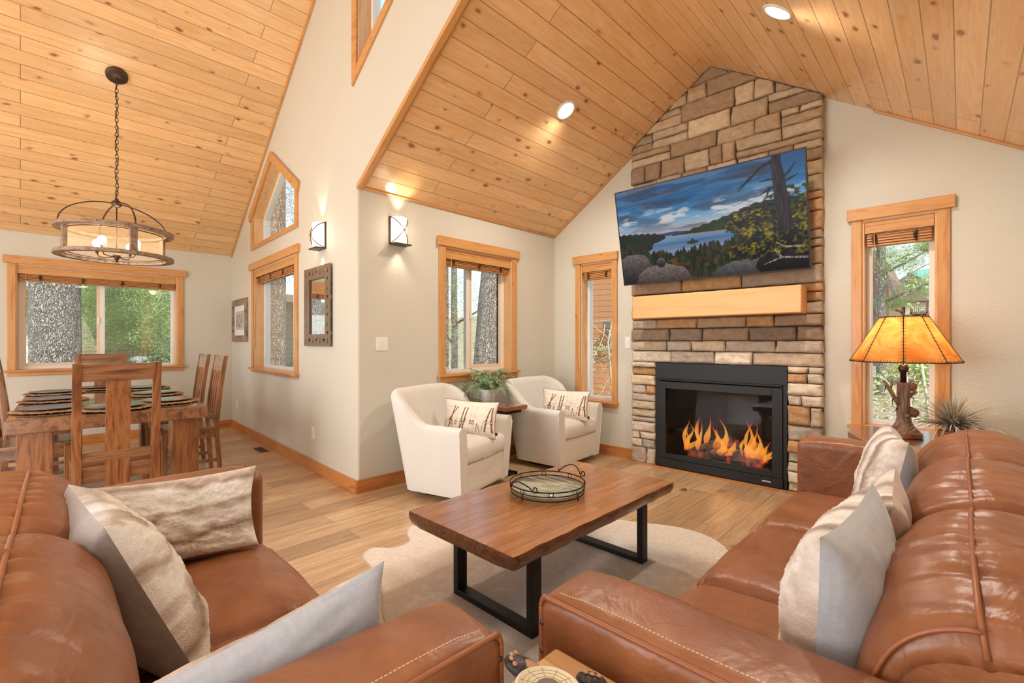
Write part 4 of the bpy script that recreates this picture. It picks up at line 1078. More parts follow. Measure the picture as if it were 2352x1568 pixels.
        for nm, K in (('piping', SEAM_I), ('piping', SEAM_J)):
            mb = MB(); pts = []
            for j in range(31):
                t = -1 + 2 * j / 30; q = prof(t, K); pts.append((cx_ + t * (cw / 2 - .004), q.x, q.y + .0005 + .002 * mnoise.noise(Vector((t * 6 + o_, K, 0)))))
            mb.tube(pts, .0048 if K == SEAM_I else .0036, 6); mb.build(nm, M['leather_piping'], bc)
        for sx in (-1, 1):
            mb = MB(); mb.tube([(cx_ + sx * (cw / 2 - .008), prof(sx * .95, k).x, prof(sx * .95, k).y - .001) for k in range(10, 31)], .0038, 6); mb.build('end_seam', M['leather_piping'], bc)
    return r
sofa('leather_sofa', 'long saddle leather sofa with three seat cushions under the tall window wall', (-.680, 2.02, 0), -PI / 2, 2.07, 3, 3)
sofa('leather_sofa', 'two seat saddle leather sofa in the left foreground before the dining table', (-1.49, .690, 0), PI - R_(2.7), 1.32, 2, 8)

# ------------------------------------------------------------------ pillows
def pillow(name, label, cat, w, h, t, X, img, back_mat, front_mat=None, group=None, nx=90, nz=90, fuzz=.0, piping=None, seed=0, tagbit=False):
    r = bpy.data.objects.new(name, None); COL.objects.link(r); r.matrix_world = X; tag(r, label, cat, group)
    def pos(u, v, side):
        a, b = 2 * u - 1, 2 * v - 1
        x = a * w / 2 * (1 - .085 * (1 - b * b)); z = b * h / 2 * (1 - .085 * (1 - a * a))
        pr = max(0, (1 - a ** 4) * (1 - b ** 4)) ** .5
        pr = pr * (.80 + .20 * (1 - a * a) * (1 - b * b)) 
        y = side * t / 2 * pr
        y += pr * .013 * mnoise.noise(Vector((a * 2.2 + seed, b * 2.2, side))) + pr * .005 * mnoise.noise(Vector((a * 3 + b * 5 + seed, b * 3 - a * 2, side * 2 + 7)))
        y += side * .006 * mnoise.noise(Vector((math.atan2(b, a) * 5 + seed, seed, 0))) * (1 - pr) * min(1, 8 * pr)
        # sag toward the bottom
        y *= 1 + .12 * (-b)
        return x, y, z
    H, W2 = (img.shape[:2] if img is not None else (2, 2))
    mb = MB()
    def ff(u, v):
        x, y, z = pos(u, v, -1)
        if fuzz:
            e = min(1, 14 * min(u, 1 - u, v, 1 - v))
            y -= fuzz * e * (.55 + .5 * mnoise.noise(Vector((u * w * 150, v * h * 150, seed))) + .4 * mnoise.noise(Vector((u * w * 60, v * h * 60, seed + 3))))
            x += e * fuzz * .45 * mnoise.noise(Vector((u * w * 130, v * h * 130, seed + 9))); z += e * fuzz * .45 * mnoise.noise(Vector((u * w * 130, v * h * 130, seed + 19)))
        return (x, y, z)
    b0 = len(mb.v); mb.grid(nx, nz, ff)
    if img is not None:
        for i in range(nx):
            for j in range(nz):
                c = img[min(H - 1, int((1 - j / (nz - 1)) * (H - 1))), min(W2 - 1, int(i / (nx - 1) * (W2 - 1)))]
                mb.col[b0 + i * nz + j] = tuple(lin(np.array(c, float)))
    mb.build('front_cover', front_mat or M['fur'], r)
    mb = MB(); mb.grid(40, 40, lambda u, v: pos(1 - u, v, 1)); mb.build('back_cover', back_mat, r)
    if piping:
        ring = [pos(i / 24, 0, 1) for i in range(24)] + [pos(1, i / 24, 1) for i in range(24)] + [pos(1 - i / 24, 1, 1) for i in range(24)] + [pos(0, 1 - i / 24, 1) for i in range(24)]
        mb = MB(); mb.tube(ring, .0035, 6, closed=True); mb.build('piping', piping, r)
    if tagbit:
        mb = MB(); mb.bx(w / 2 - .012, w / 2 + .012, -.002, .002, -h / 2 + .03, -h / 2 + .055); mb.build('side_label', M['black_matte'], r)
    return r
def PX(loc, rotz, lean, roll=0.0):
    return Matrix.Translation(Vector(loc)) @ Matrix.Rotation(rotz, 4, 'Z') @ Matrix.Rotation(-lean, 4, 'X') @ Matrix.Rotation(roll, 4, 'Y')

def fur_image(seed, horiz=True, W=160, H=160, dark=0.0):
    yy, xx = np.mgrid[0:H, 0:W]; u = xx / W; v = yy / H
    if not horiz: u, v = v, u
    wob = (fbm(W, H, 3, 3, seed, 3) - .5) * .30
    s = v + wob
    bands = np.interp(s, [-.2, .0, .06, .12, .2, .3, .36, .42, .5, .58, .64, .7, .78, .86, .93, 1.0, 1.2],
                      [.2, .5, .75, .2, .0, .15, .7, .35, .02, .0, .55, .9, .35, .0, .3, .6, .2])
    n = fbm(W, H, 22, 22, seed + 1, 4); bands = np.clip((bands - .35) * 1.25 + .26 + dark + (n - .5) * .5, 0, 1)[..., None]
    fine = (fbm(W, H, 60, 60, seed + 2, 2) - .5)[..., None] * 26
    a = np.array([252, 249, 244.]); b = np.array([206, 190, 176.]); c = np.array([146, 122, 106.])
    out = np.where(bands < .5, a + (b - a) * bands * 2, b + (c - b) * (bands - .5) * 2)
    return np.clip(out + fine, 0, 255)
GP = 'striped faux fur throw pillows on the leather sofas'
pillow('throw_pillow', 'large square faux fur pillow with grey suede back, on the left sofa', 'pillow', .48, .48, .19, PX((-1.56, .200, .635), PI + R_(4), R_(23)), fur_image(4), M['suede'], None, GP, 110, 110, .006, None, 1)
pillow('throw_pillow', 'oblong faux fur pillow leaning on the far arm of the left sofa', 'pillow', .54, .31, .12, PX((-2.075, .395, .60), PI / 2 - R_(2), R_(14), R_(2)), fur_image(9), M['suede_blue'], None, GP, 110, 80, .006, None, 4)
pillow('throw_pillow', 'oblong pillow showing its pale blue suede back, against the near sofa arm', 'pillow', .56, .33, .11, PX((-.920, .285, .580), -PI / 2 - R_(3), R_(6), R_(9)), fur_image(14), M['suede_blue'], None, GP, 110, 80, .007, None, 7)
pillow('throw_pillow', 'tall faux fur pillow nearest the camera on the right sofa', 'pillow', .48, .48, .20, PX((-.188, 1.260, .650), -PI / 2 - R_(3), R_(3)), fur_image(21, False, dark=.22), M['suede_blue'], None, GP, 110, 110, .006, None, 11)
pillow('throw_pillow', 'tan suede pillow half hidden behind the nearest pillow on the right sofa', 'pillow', .46, .46, .14, PX((-.180, 1.665, .635), -PI / 2 + R_(4), R_(12)), fur_image(25, False, dark=.22), M['suede_tan'], None, GP, 90, 90, .006, None, 14)
pillow('throw_pillow', 'farthest faux fur pillow on the right sofa, before the lamp table', 'pillow', .48, .48, .18, PX((-.225, 2.42, .655), -PI / 2 + R_(12), R_(10)), fur_image(31, False, dark=.22), M['suede_blue'], None, GP, 90, 90, .006, None, 17)

def ski_image(W=300, H=180):
    yy, xx = np.mgrid[0:H, 0:W]; u = xx / H * .80 - .01; v = yy / H; img = np.ones((H, W, 3)) * np.array([236, 228, 214.])
    def seg(x0, y0, x1, y1, w0, w1, c, bend=0.0, al=1.0):
        nonlocal img
        n = 14; pts = []
        for k in range(n + 1):
            t = k / n; px_ = x0 + (x1 - x0) * t; py_ = y0 + (y1 - y0) * t; px_ += bend * math.sin(PI * t) ; pts.append((px_, py_))
        for k in range(n):
            (a, b), (c2, d) = pts[k], pts[k + 1]; dx, dy = c2 - a, d - b; L = dx * dx + dy * dy
            t_ = np.clip(((u - a) * dx + (v - b) * dy) / L, 0, 1); dd = np.hypot(u - a - t_ * dx, v - b - t_ * dy)
            w = w0 + (w1 - w0) * (k + t_) / n; m = (np.clip((w - dd) * H + .5, 0, 1) * al)[..., None]; img = img * (1 - m) + np.array(c, float) * m
    dk = (110, 78, 62); br = (150, 112, 90); gy = (200, 190, 178)
    def ski(x0, y0, x1, y1, c=br, w=.020): seg(x0, y0, x1, y1, w * .6, w, dk); seg(x0 + .002, y0 + .02, x1, y1 - .01, w * .35, w * .62, c)
    def binding(x, y): seg(x, y - .035, x, y + .035, .026, .026, dk); seg(x, y - .02, x, y + .02, .014, .014, (226, 216, 202))
    ski(.30, .16, .16, .86); ski(.38, .18, .16, .60, br, .016); binding(.19, .62)
    for a in (.06, .10, .24, .27): seg(a, .58, a + .01, .80, .006, .006, dk)
    seg(.42, .14, .36, .72, .004, .004, gy); binding(.36, .66)
    ski(.56, .20, .48, .86); ski(.64, .20, .54, .88); binding(.50, .66); binding(.56, .66); seg(.62, .52, .56, .72, .008, .008, dk)
    seg(.76, .16, .70, .88, .018, .018, gy); seg(.76, .17, .70, .87, .013, .013, (232, 224, 212)); seg(.88, .16, .80, .88, .018, .018, gy); seg(.88, .17, .80, .87, .013, .013, (232, 224, 212)); binding(.745, .62); binding(.81, .62)
    seg(.92, .62, .88, .88, .006, .006, dk); seg(.92, .62, .97, .88, .006, .006, dk)
    ski(1.20, .18, 1.10, .84); ski(1.24, .18, 1.27, .84); binding(1.14, .58); binding(1.25, .58); seg(1.08, .56, 1.02, .86, .004, .004, dk)
    seg(.08, .90, 1.3, .90, .003, .003, gy)
    return img
SKI = ski_image()
GS = 'ski print pillows on the cream armchairs'
pillow('lumbar_pillow', 'cream ski print pillow on the nearer armchair by the corner', 'pillow', .50, .31, .14, PX((-3.045, 2.665, .595), R_(27), R_(14), R_(2)), SKI, M['linen'], M['print_cloth'], GS, 230, 130, 0, M['grey_wood'], 2, True)
pillow('lumbar_pillow', 'cream ski print pillow on the armchair nearest the stone fireplace', 'pillow', .50, .31, .14, PX((-2.965, 3.90, .60), R_(24), R_(14), R_(2)), SKI, M['linen'], M['print_cloth'], GS, 230, 130, 0, M['grey_wood'], 5, True)

# ------------------------------------------------------------------ cream swivel armchairs
def armchair(label, loc, rotz):
    r = thing('swivel_armchair', label, 'armchair', loc, rotz, 'matching cream swivel armchairs')
    hw, yf, yb, rad = .358, -.385, .245, .13
    path = []
    for i in range(16): path.append((-hw, yf + (yb - rad - yf) * i / 15, -1, 0))
    for i in range(1, 9):
        a = PI - i / 9 * PI / 2; path.append((-hw + rad + rad * math.cos(a), yb - rad + rad * math.sin(a), math.cos(a), math.sin(a)))
    for i in range(11): path.append((-hw + rad + (2 * hw - 2 * rad) * i / 10, yb + .015 * math.sin(PI * i / 10), 0, 1))
    for i in range(1, 9):
        a = PI / 2 - i / 9 * PI / 2; path.append((hw - rad + rad * math.cos(a), yb - rad + rad * math.sin(a), math.cos(a), math.sin(a)))
    for i in range(16): path.append((hw, yb - rad - (yb - rad - yf) * i / 15, 1, 0))
    NPt = len(path)
    def hgt(y): return .598 + .012 * (y - yf) + .262 * smooth01((y - (-.08)) / .34)
    sec = [(.05, .05, 0)]   # (offset outwards, z fraction, top?)
    def fn(u, v):
        k = min(NPt - 1, int(round(u * (NPt - 1)))); x, y, nx, ny = path[k]; h = hgt(y); th = .052
        j = int(round(v * 26)) % 26
        if j < 9:     # outer face, bottom to top
            o_, z = th, .055 + (h - th - .055) * j / 8
        elif j < 16:  # rounded top
            a = (j - 8) / 8 * PI; o_, z = th * math.cos(a), h - th + th * math.sin(a)
        else:
            o_, z = -th, h - th - (h - th - .055) * (j - 16) / 9
        zf = (z - .05) / max(.01, h)
        fl = (-.045 - .045 * max(0, ny)) * (1 - zf) + .052 * zf * (.4 + .5 * max(0, ny) + 1.0 * abs(nx) * smooth01((y + .1) / .3))
        o_ += fl
        yy = y + ny * o_
        if k == 0 or k == NPt - 1: pass
        return (x + nx * o_, yy + (.0 if j < 12 else 0) - (.02 * zf if k in (0, NPt - 1) else 0), z)
    mb = MB(); b = mb.grid(NPt, 26, fn, cv=True)
    mb.f.append(tuple(b + j for j in range(26))[::-1]); mb.f.append(tuple(b + (NPt - 1) * 26 + j for j in range(26))); mb.mi += [0, 0]; mb.sm += [False, False]
    sh = mb.build('shell', M['linen'], r, bevel=.012, segs=3)
    for k in (0, NPt - 1):
        mb = MB(); pts = []
        for j in range(0, 9): 
            p = fn(k / (NPt - 1), j / 26); pts.append((p[0], p[1] - .001, p[2]))
        mb.tube(pts, .0035, 6); mb.build('piping', M['linen'], sh)
    mb = MB(); mb.rbox((0, -.13, .175), (.60, .50, .25), .02, (12, 12, 8)); mb.build('front_panel', M['linen'], r)
    def fs(p, u):
        p = p.copy(); t = max(0, u.z); p.z += t * .028 * (1 - abs(u.x) ** 3) * (1 - abs(u.y) ** 3); p.y -= .012 * (1 - u.z ** 2) * max(0, -u.y); p.z += .003 * N3(p, 6); return p
    mb = MB(); mb.rbox((0, -.075, .375), (.612, .64, .155), .038, (24, 24, 10), fs); sc = mb.build('seat_cushion', M['linen'], r)
    mb = MB(); mb.tube([(-.29, -.394, .32), (0, -.402, .315), (.29, -.394, .32)], .003, 6); mb.build('piping', M['linen'], sc)
    mb = MB(); mb.lathe([(.25, 0), (.26, .012), (.26, .03), (.12, .045), (.12, .07)], 32); mb.build('swivel_base', M['black_matte'], r)
    return r
ac = armchair('cream linen swivel armchair nearest the rounded wall corner', (-3.20, 2.550, 0), R_(105.7))
dup(ac, (-3.165, 3.885, 0), R_(94), 'cream linen swivel armchair next to the slim window by the fireplace')

# ------------------------------------------------------------------ small side table with the fern
t = thing('side_table', 'small live edge side table between the cream armchairs', 'side table', (-3.24, 3.155, 0))
rnd = random.Random(2)
def slab(hx, hy, z0, z1, seed, edge=.02, n=40):
    P = []
    for i in range(n):
        P.append((-hx + 2 * hx * i / n, -hy + edge * mnoise.noise(Vector((i * .4, seed, 0)))))
    for i in range(12): P.append((hx, -hy + 2 * hy * i / 12))
    for i in range(n): P.append((hx - 2 * hx * i / n, hy + edge * mnoise.noise(Vector((i * .4, seed + 5, 0)))))
    for i in range(12): P.append((-hx, hy - 2 * hy * i / 12))
    return P
mb = MB(); mb.prism(slab(.29, .145, 0, 0, 1, .03), .622, .66, 'z'); mb.build('tabletop', M['walnut'], t, bevel=.006)
mb = MB(); mb.bx(-.25, .25, -.10, -.07, .59, .622); mb.bx(-.25, .25, .07, .10, .59, .622); mb.bx(-.25, -.22, -.07, .07, .59, .622); mb.bx(.22, .25, -.07, .07, .59, .622); mb.build('frame', M['black_metal'], t)
for y in (-.10, .07):
    mb = MB(); mb.bx(-.25, -.22, y, y + .03, .02, .60); mb.build('post', M['black_metal'], t)
mb = MB(); mb.bx(-.25, .20, -.10, -.07, 0, .022); mb.bx(-.25, .20, .07, .10, 0, .022); mb.bx(.17, .20, -.1, .1, 0, .022); mb.build('foot_frame', M['black_metal'], t)

pf = thing('potted_fern', 'bushy green fern in a veined white pot on the small side table', 'plant', (-3.33, 3.15, .66))
mb = MB(); mb.lathe([(.060, 0), (.064, .004), (.072, .125), (.072, .132), (.066, .132), (.062, .10)], 32); mb.build('pot', M['ceramic'], pf)
mb = MB(); mb.lathe([(.001, .112), (.064, .112)], 16, cap=False); mb.build('soil', M['mortar'], pf)
def frond(mb, base, az, L, rise, droop, leaf, rnd, seg=16):
    d = Vector((math.cos(az), math.sin(az), 0)); side = Vector((-d.y, d.x, 0)); pts = []
    for i in range(seg + 1):
        s = i / seg; pts.append(Vector(base) + d * (L * s * (1 - .12 * s)) + Vector((0, 0, rise * math.sin(min(1, s * 1.0) * PI * .62) - droop * s ** 2.4)))
    mb.tube([tuple(p) for p in pts], lambda t: .0018 * (1 - t * .7), 4)
    for i in range(2, seg + 1):
        s = i / seg; ll = leaf * math.sin(PI * min(1, .18 + s * .82)) ** .8 + .004
        T = (pts[i] - pts[i - 1]).normalized()
        for sg in (-1, 1):
            o = pts[i]; dirv = (side * sg + T * .55 + Vector((0, 0, rnd.uniform(-.25, .1)))).normalized(); w = T * (L / seg * .42)
            up = side.cross(T) * (.12 * ll)
            mb.add([tuple(o - w * .3), tuple(o + w), tuple(o + dirv * ll * .6 + w * .9 + up), tuple(o + dirv * ll), tuple(o + dirv * ll * .55 - w * .4 + up)], [(0, 1, 2, 3, 4)], False)
mb = MB(); rnd = random.Random(4)
for i in range(74):
    az = rnd.uniform(0, 2 * PI); inner = rnd.random()
    frond(mb, (.02 * math.cos(az), .02 * math.sin(az), .125), az, rnd.uniform(.16, .31), .05 + .17 * inner, rnd.uniform(.02, .17) * (1.2 - inner), .034, rnd)
mb.build('foliage', M['fern'], pf)

# ------------------------------------------------------------------ coffee table, tray
t = thing('coffee_table', 'live edge acacia coffee table on black steel frame legs', 'coffee table', (-1.54, 1.925, 0), R_(-.6))
P = []
n = 46; X0, X1, Y0, Y1 = -.345, .345, -.655, .655
for i in range(8): P.append((X0 + (X1 - X0) * i / 8, Y0))
for i in range(n): P.append((X1 + .008 * mnoise.noise(Vector((i * .3, 0, 0))) + .002 * mnoise.noise(Vector((i * 1.1, 3, 0))), Y0 + (Y1 - Y0) * i / n))
for i in range(8): P.append((X1 - (X1 - X0) * i / 8, Y1))
for i in range(n): P.append((X0 + .007 * mnoise.noise(Vector((i * .35, 9, 0))), Y1 - (Y1 - Y0) * i / n))
# top: boards run along y, so the mesh is built turned by 90 degrees
mb = MB(); mb.prism([(p[1], -p[0]) for p in P], .4465, .45, 'z'); top = mb.build('tabletop', M['acacia'], t, rotz=PI / 2, bevel=.0015)
mb = MB(); NPp = len(P); ar = [Vector((a, b, 0)) for a, b in P]
def edge(u, v):
    k = int(round(u * NPp)) % NPp; p = ar[k]; z = .4475 - v * .058; o_ = .006 * math.sin(PI * v) + .007 * mnoise.noise(Vector((p.x * 5, p.y * 7, z * 22))) * (.8 if abs(p.x) > .3 and abs(p.y) < .63 else .1)
    o_ -= .012 * v * (1 if abs(p.x) > .3 else 0)
    return (p.y * (1 + o_ / abs(Y1)) , -(p.x * (1 + o_ / abs(X1))), z)
b = mb.grid(NPp, 8, edge, cu=True); mb.f.append(tuple(b + i * 8 + 7 for i in range(NPp))); mb.mi.append(0); mb.sm.append(False)
ed = mb.build('live_edge', M['acacia_edge'], t, rotz=PI / 2)
for y in (-.415, .505):
    f_ = []
    for x in (-.275, .215):
        mb = MB(); mb.bx(x, x + .035, y - .03, y + .03, .0, .385); mb.build('leg', M['black_metal'], t, bevel=.003)
    mb = MB(); mb.bx(-.24, .215, y - .03, y + .03, .0, .035); mb.build('foot_rail', M['black_metal'], t, bevel=.003)
    mb = MB(); mb.bx(-.24, .215, y - .03, y + .03, .36, .392); mb.build('top_rail', M['black_metal'], t, bevel=.003)

tr = thing('glass_tray', 'round etched glass tray with scrolled iron rim on the coffee table', 'tray', (-1.585, 1.93, .45))
ringp = lambda R, z, n=56: [(R * math.cos(2 * PI * i / n), R * math.sin(2 * PI * i / n), z) for i in range(n)]
mb = MB(); mb.lathe([(.001, .030), (.190, .030), (.194, .034), (.190, .038), (.001, .038)], 56, cap=False)
gm = NT('etched_green_glass'); gl = gm.n('BsdfGlossy', {'Color': WHT, 'Roughness': .05}); tp = gm.n('BsdfTransparent', {'Color': (.80, .90, .84, 1)}); fr = gm.n('LayerWeight', {'Blend': .12}).outputs['Fresnel']
v_ = gm.coord(); rr = gm.n('VectorMath', {0: v_}, operation='LENGTH').outputs['Value']
etch = gm.ramp(gm.n('TexWave', {'Vector': v_, 'Scale': 7.0, 'Distortion': 3.0, 'Detail': 1.0}, wave_type='RINGS').outputs['Fac'], [(.78, BLK), (.9, WHT)])
df = gm.n('BsdfDiffuse', {'Color': srgb(240, 232, 214)}); m1 = gm.n('MixShader', {'Fac': fr}); gm.t.links.new(tp.outputs[0], m1.inputs[1]); gm.t.links.new(gl.outputs[0], m1.inputs[2])
m2 = gm.n('MixShader', {'Fac': gm.math('ADD', gm.math('MULTIPLY', etch, .22), .14)}); gm.t.links.new(m1.outputs[0], m2.inputs[1]); gm.t.links.new(df.outputs[0], m2.inputs[2]); gm.surf(m2.outputs[0])
mb.build('glass_plate', gm.m, tr)
mb = MB(); mb.tube(ringp(.198, .062), .0035, 6, closed=True); mb.build('top_ring', M['iron'], tr)
mb = MB(); mb.tube(ringp(.196, .040), .003, 6, closed=True); mb.tube(ringp(.192, .016), .0035, 6, closed=True); mb.build('lower_ring', M['iron'], tr)
for k in range(8):
    a = k * PI / 4; c = Vector((.197 * math.cos(a), .197 * math.sin(a), .050)); tg = Vector((-math.sin(a), math.cos(a), 0))
    mb = MB(); mb.tube([tuple(c + tg * .011 * math.cos(q * PI / 7) + Vector((0, 0, .011 * math.sin(q * PI / 7)))) for q in range(14)], .002, 5, closed=True)
    if k % 2 == 0: mb.tube([tuple(c - Vector((0, 0, .012))), tuple(c - Vector((0, 0, .038))), tuple(c + Vector((.004 * math.cos(a), .004 * math.sin(a), -.047)))], .0035, 6)
    mb.build('ring_scroll', M['iron'], tr)
for sg in (-1, 1):
    pts = []
    for q in range(30):
        s = q / 29; x = -.075 + .15 * s; lift = .045 * math.sin(PI * s) ** .7
        pts.append((x, sg * (.197 + .028 * math.sin(PI * s)), .062 + lift))
    e0 = []
    for q in range(16):
        a = q / 15 * PI * 1.7; rr_ = .018 * (1 - q / 22); e0.append((.085 + rr_ * math.sin(a), sg * .199, .062 + .018 - rr_ * math.cos(a)))
    mb = MB(); mb.tube(pts + e0[2:], .0032, 6); mb.tube([(-.075, sg * .197, .062), (-.085, sg * .2, .085)], lambda t: .0045 * (1 - t * .8), 6); mb.build('scroll_handle', M['iron'], tr)

# ------------------------------------------------------------------ cowhide rug
RUG = [(-2.258, 1.315), (-2.40, 1.345), (-2.53, 1.375), (-2.58, 1.47), (-2.49, 1.56), (-2.50, 1.68), (-2.62, 1.742), (-2.69, 1.83), (-2.60, 1.93), (-2.45, 1.99), (-2.30, 2.12), (-2.20, 2.35), (-2.10, 2.62), (-1.95, 2.78), (-1.80, 2.87), (-1.577, 2.97), (-1.371, 3.062), (-1.193, 3.054),
       (-1.06, 2.98), (-.92, 2.80), (-.80, 2.60), (-.70, 2.3), (-.62, 1.9), (-.62, 1.5), (-.66, 1.2), (-.60, .95), (-.75, .82), (-.95, .90), (-1.15, 1.02), (-1.5, 1.05), (-1.85, 1.12), (-2.1, 1.25)]
RC = catmull(RUG, 6); rc = Vector((-1.60, 1.93))
def rugc(x, y):
    n = mnoise.noise(Vector((x * 2.2, y * 2.2, 0))) + .5 * mnoise.noise(Vector((x * 6, y * 6, 4))); n2 = mnoise.noise(Vector((x * 3, y * 3, 7)))
    cream = Vector((246, 236, 222)); tan = Vector((176, 152, 128)); grey = Vector((172, 174, 176)); white = Vector((250, 250, 250))
    f = smooth01((x + 2.35 + .15 * n) / .3); c = cream.lerp(tan, f)
    # the pale spine runs along the hide
    sp_ = (x + 1.45) + .12 * (y - 1.9)
    c = c.lerp(grey, math.exp(-(sp_ / .45) ** 2) * .85)
    c = c.lerp(white, math.exp(-((sp_ + .02 * n) / .06) ** 2) * .75)
    c = c.lerp(cream, smooth01((y - 2.35 + .2 * n) / .4) * .9)
    c = c.lerp(Vector((180, 154, 126)), smooth01((x + 1.15 + .2 * n2) / .2) * smooth01((2.8 - y) / .4) * .7)
    return tuple(lin(np.array(c)))
mb = MB(); NR = len(RC); NS = 40
def frug(u, v):
    k = int(round(u * NR)) % NR; p = rc + (RC[k] - rc) * (v ** .8); z = .004 + .003 * (1 - v ** 8) + .004 * max(0, N3((p.x, p.y, 0), 3.5))
    return (p.x, p.y, z)
b = mb.grid(NR, NS, frug, cu=True)
for i in range(len(mb.v)): mb.col[i] = rugc(mb.v[i][0], mb.v[i][1])
rim = []
for k in range(NR): p = RC[k]; mb.v.append((p.x, p.y, .0005)); mb.col[len(mb.v) - 1] = rugc(p.x, p.y)
for k in range(NR):
    k2 = (k + 1) % NR; mb.f.append((k * NS + NS - 1, NR * NS + k, NR * NS + k2, k2 * NS + NS - 1)); mb.mi.append(0); mb.sm.append(True)
def hide():
    t = NT('cowhide'); a = t.n('Attribute', attribute_name='Col').outputs['Color']; v = t.coord()
    n = t.noise(t.n('Mapping', {'Vector': v, 'Scale': (1, .22, 1), 'Rotation': (0, 0, .5)}).outputs[0], 150, 3, .7, .8); n2 = t.noise(v, 14, 4, .6)
    c = t.mix(t.math('MULTIPLY', t.ramp(n, [(.4, WHT), (.62, BLK)]), .30), a, srgb(130, 108, 90)); c = t.mix(t.math('MULTIPLY', t.ramp(n2, [(.5, BLK), (.75, WHT)]), .25), c, srgb(240, 232, 222))
    b = t.bsdf(c, .6, normal=t.bump(n, .5, .004)); b.inputs['Sheen Weight'].default_value = .3; return t.m
rg = mb.build('cowhide_rug', hide()); tag(rg, 'cream and grey cowhide rug on the floor beneath the coffee table', 'rug')

# ------------------------------------------------------------------ dining table and chairs
DR = R_(-2.9)
DC = Vector((-5.37, .52, 0)); DM = Matrix.Translation(DC) @ Matrix.Rotation(DR, 4, 'Z')
t = thing('dining_table', 'heavy sheesham dining table with a glass topped slab', 'dining table', tuple(DC), DR)
mb = MB(); mb.bx(-1.18, 1.18, -.53, .53, .675, .762); mb.build('tabletop', M['sheesham_h'], t, bevel=.006)
mb = MB(); mb.bx(-1.175, 1.175, -.525, .525, .762, .770); mb.build('glass_top', M['glass'], t, bevel=.002)
for sx in (-1, 1):
    for sy in (-1, 1):
        mb = MB(); mb.bx(sx * 1.03 - .085, sx * 1.03 + .085, sy * .40 - .085, sy * .40 + .085, 0, .675); mb.build('leg', M['sheesham'], t, bevel=.006)
def dchair(label, loc, rotz, slats):
    r = thing('dining_chair', label, 'dining chair', loc, rotz, 'sheesham dining chairs around the table')
    def lean(z): return .20 + (0.0 if z < .45 else .075 * ((z - .45) / .67) ** 1.4) + (0.03 * (.45 - z) / .45 if z < .45 else 0)
    for sx in (-1, 1):
        def f(p, u, sx=sx): p = p.copy(); p.y += lean(p.z) - .2; return p
        mb = MB(); mb.rbox((sx * .195, .20, .56), (.046, .036, 1.12), .004, (2, 2, 14), f, ease=0, smooth=False); mb.build('back_post', M['sheesham'], r)
    def cb(x0, x1, z0, z1, th, nm, mat='sheesham', nz=6):
        def f(p, u): p = p.copy(); p.y += lean(p.z) - .2; return p
        mb = MB(); mb.rbox(((x0 + x1) / 2, .20, (z0 + z1) / 2), (x1 - x0, th, z1 - z0), .003, (2, 2, nz), f, ease=0, smooth=False); return mb.build(nm, M[mat], r)
    cb(-.173, .173, 1.005 if not slats else .975, 1.115, .026, 'top_rail', 'sheesham_h')
    cb(-.173, .173, .50, .56, .022, 'lower_rail', 'sheesham_h')
    if slats:
        for x in (-.12, -.04, .04, .12): cb(x - .021, x + .021, .56, .98, .016, 'back_slat', nz=10)
    else: cb(-.062, .062, .32, 1.005, .020, 'back_splat', nz=12)
    mb = MB(); mb.rbox((0, -.01, .455), (.43, .43, .035), .006, (8, 8, 3), smooth=False); mb.build('seat', M['sheesham_h'], r)
    mb = MB(); mb.bx(-.20, .20, -.205, -.185, .37, .438); mb.bx(-.20, .20, .175, .195, .37, .438); mb.bx(-.205, -.185, -.2, .19, .37, .438); mb.bx(.185, .205, -.2, .19, .37, .438); mb.build('seat_apron', M['sheesham_h'], r)
    for sx in (-1, 1):
        mb = MB(); mb.bx(sx * .19 - .022, sx * .19 + .022, -.215, -.171, 0, .44); mb.build('front_leg', M['sheesham'], r, bevel=.003)
        mb = MB(); mb.bx(sx * .19 - .012, sx * .19 + .012, -.18, .20, .14, .17); mb.build('stretcher', M['sheesham_h'], r)
    return r
def dl(x, y): p = DM @ Vector((x, y, 0)); return (p.x, p.y, 0)
hd = dchair('wide splat dining chair at the near end of the table, its back to the camera', (-4.12, .435, 0), -PI / 2 + DR * .3, False)
dup(hd, (-6.76, .62, 0), PI / 2 + DR, 'wide splat dining chair at the far end of the table under the big window')
sc_ = dchair('slat back dining chair on the mirror wall side, nearer the camera', dl(.12, .56), DR, True)
dup(sc_, dl(-.62, .56), DR, 'slat back dining chair on the mirror wall side, nearer the big window')
dup(sc_, dl(-.72, -.44), PI + DR, 'slat back dining chair at the left of the table, nearer the big window')
dup(sc_, dl(.10, -.44), PI + DR, 'slat back dining chair at the left edge of the picture')
spots = [(x, y, n) for y, s in ((-.33, 'left'), (.33, 'mirror wall')) for x, n in ((.78, 'nearest to the camera on the %s side' % s), (.05, 'in the middle of the %s side' % s), (-.68, 'farthest along the %s side' % s))] + [(.97, 0.0, 'at the near end'), (-.98, 0, 'at the far end under the window')]
pm = None
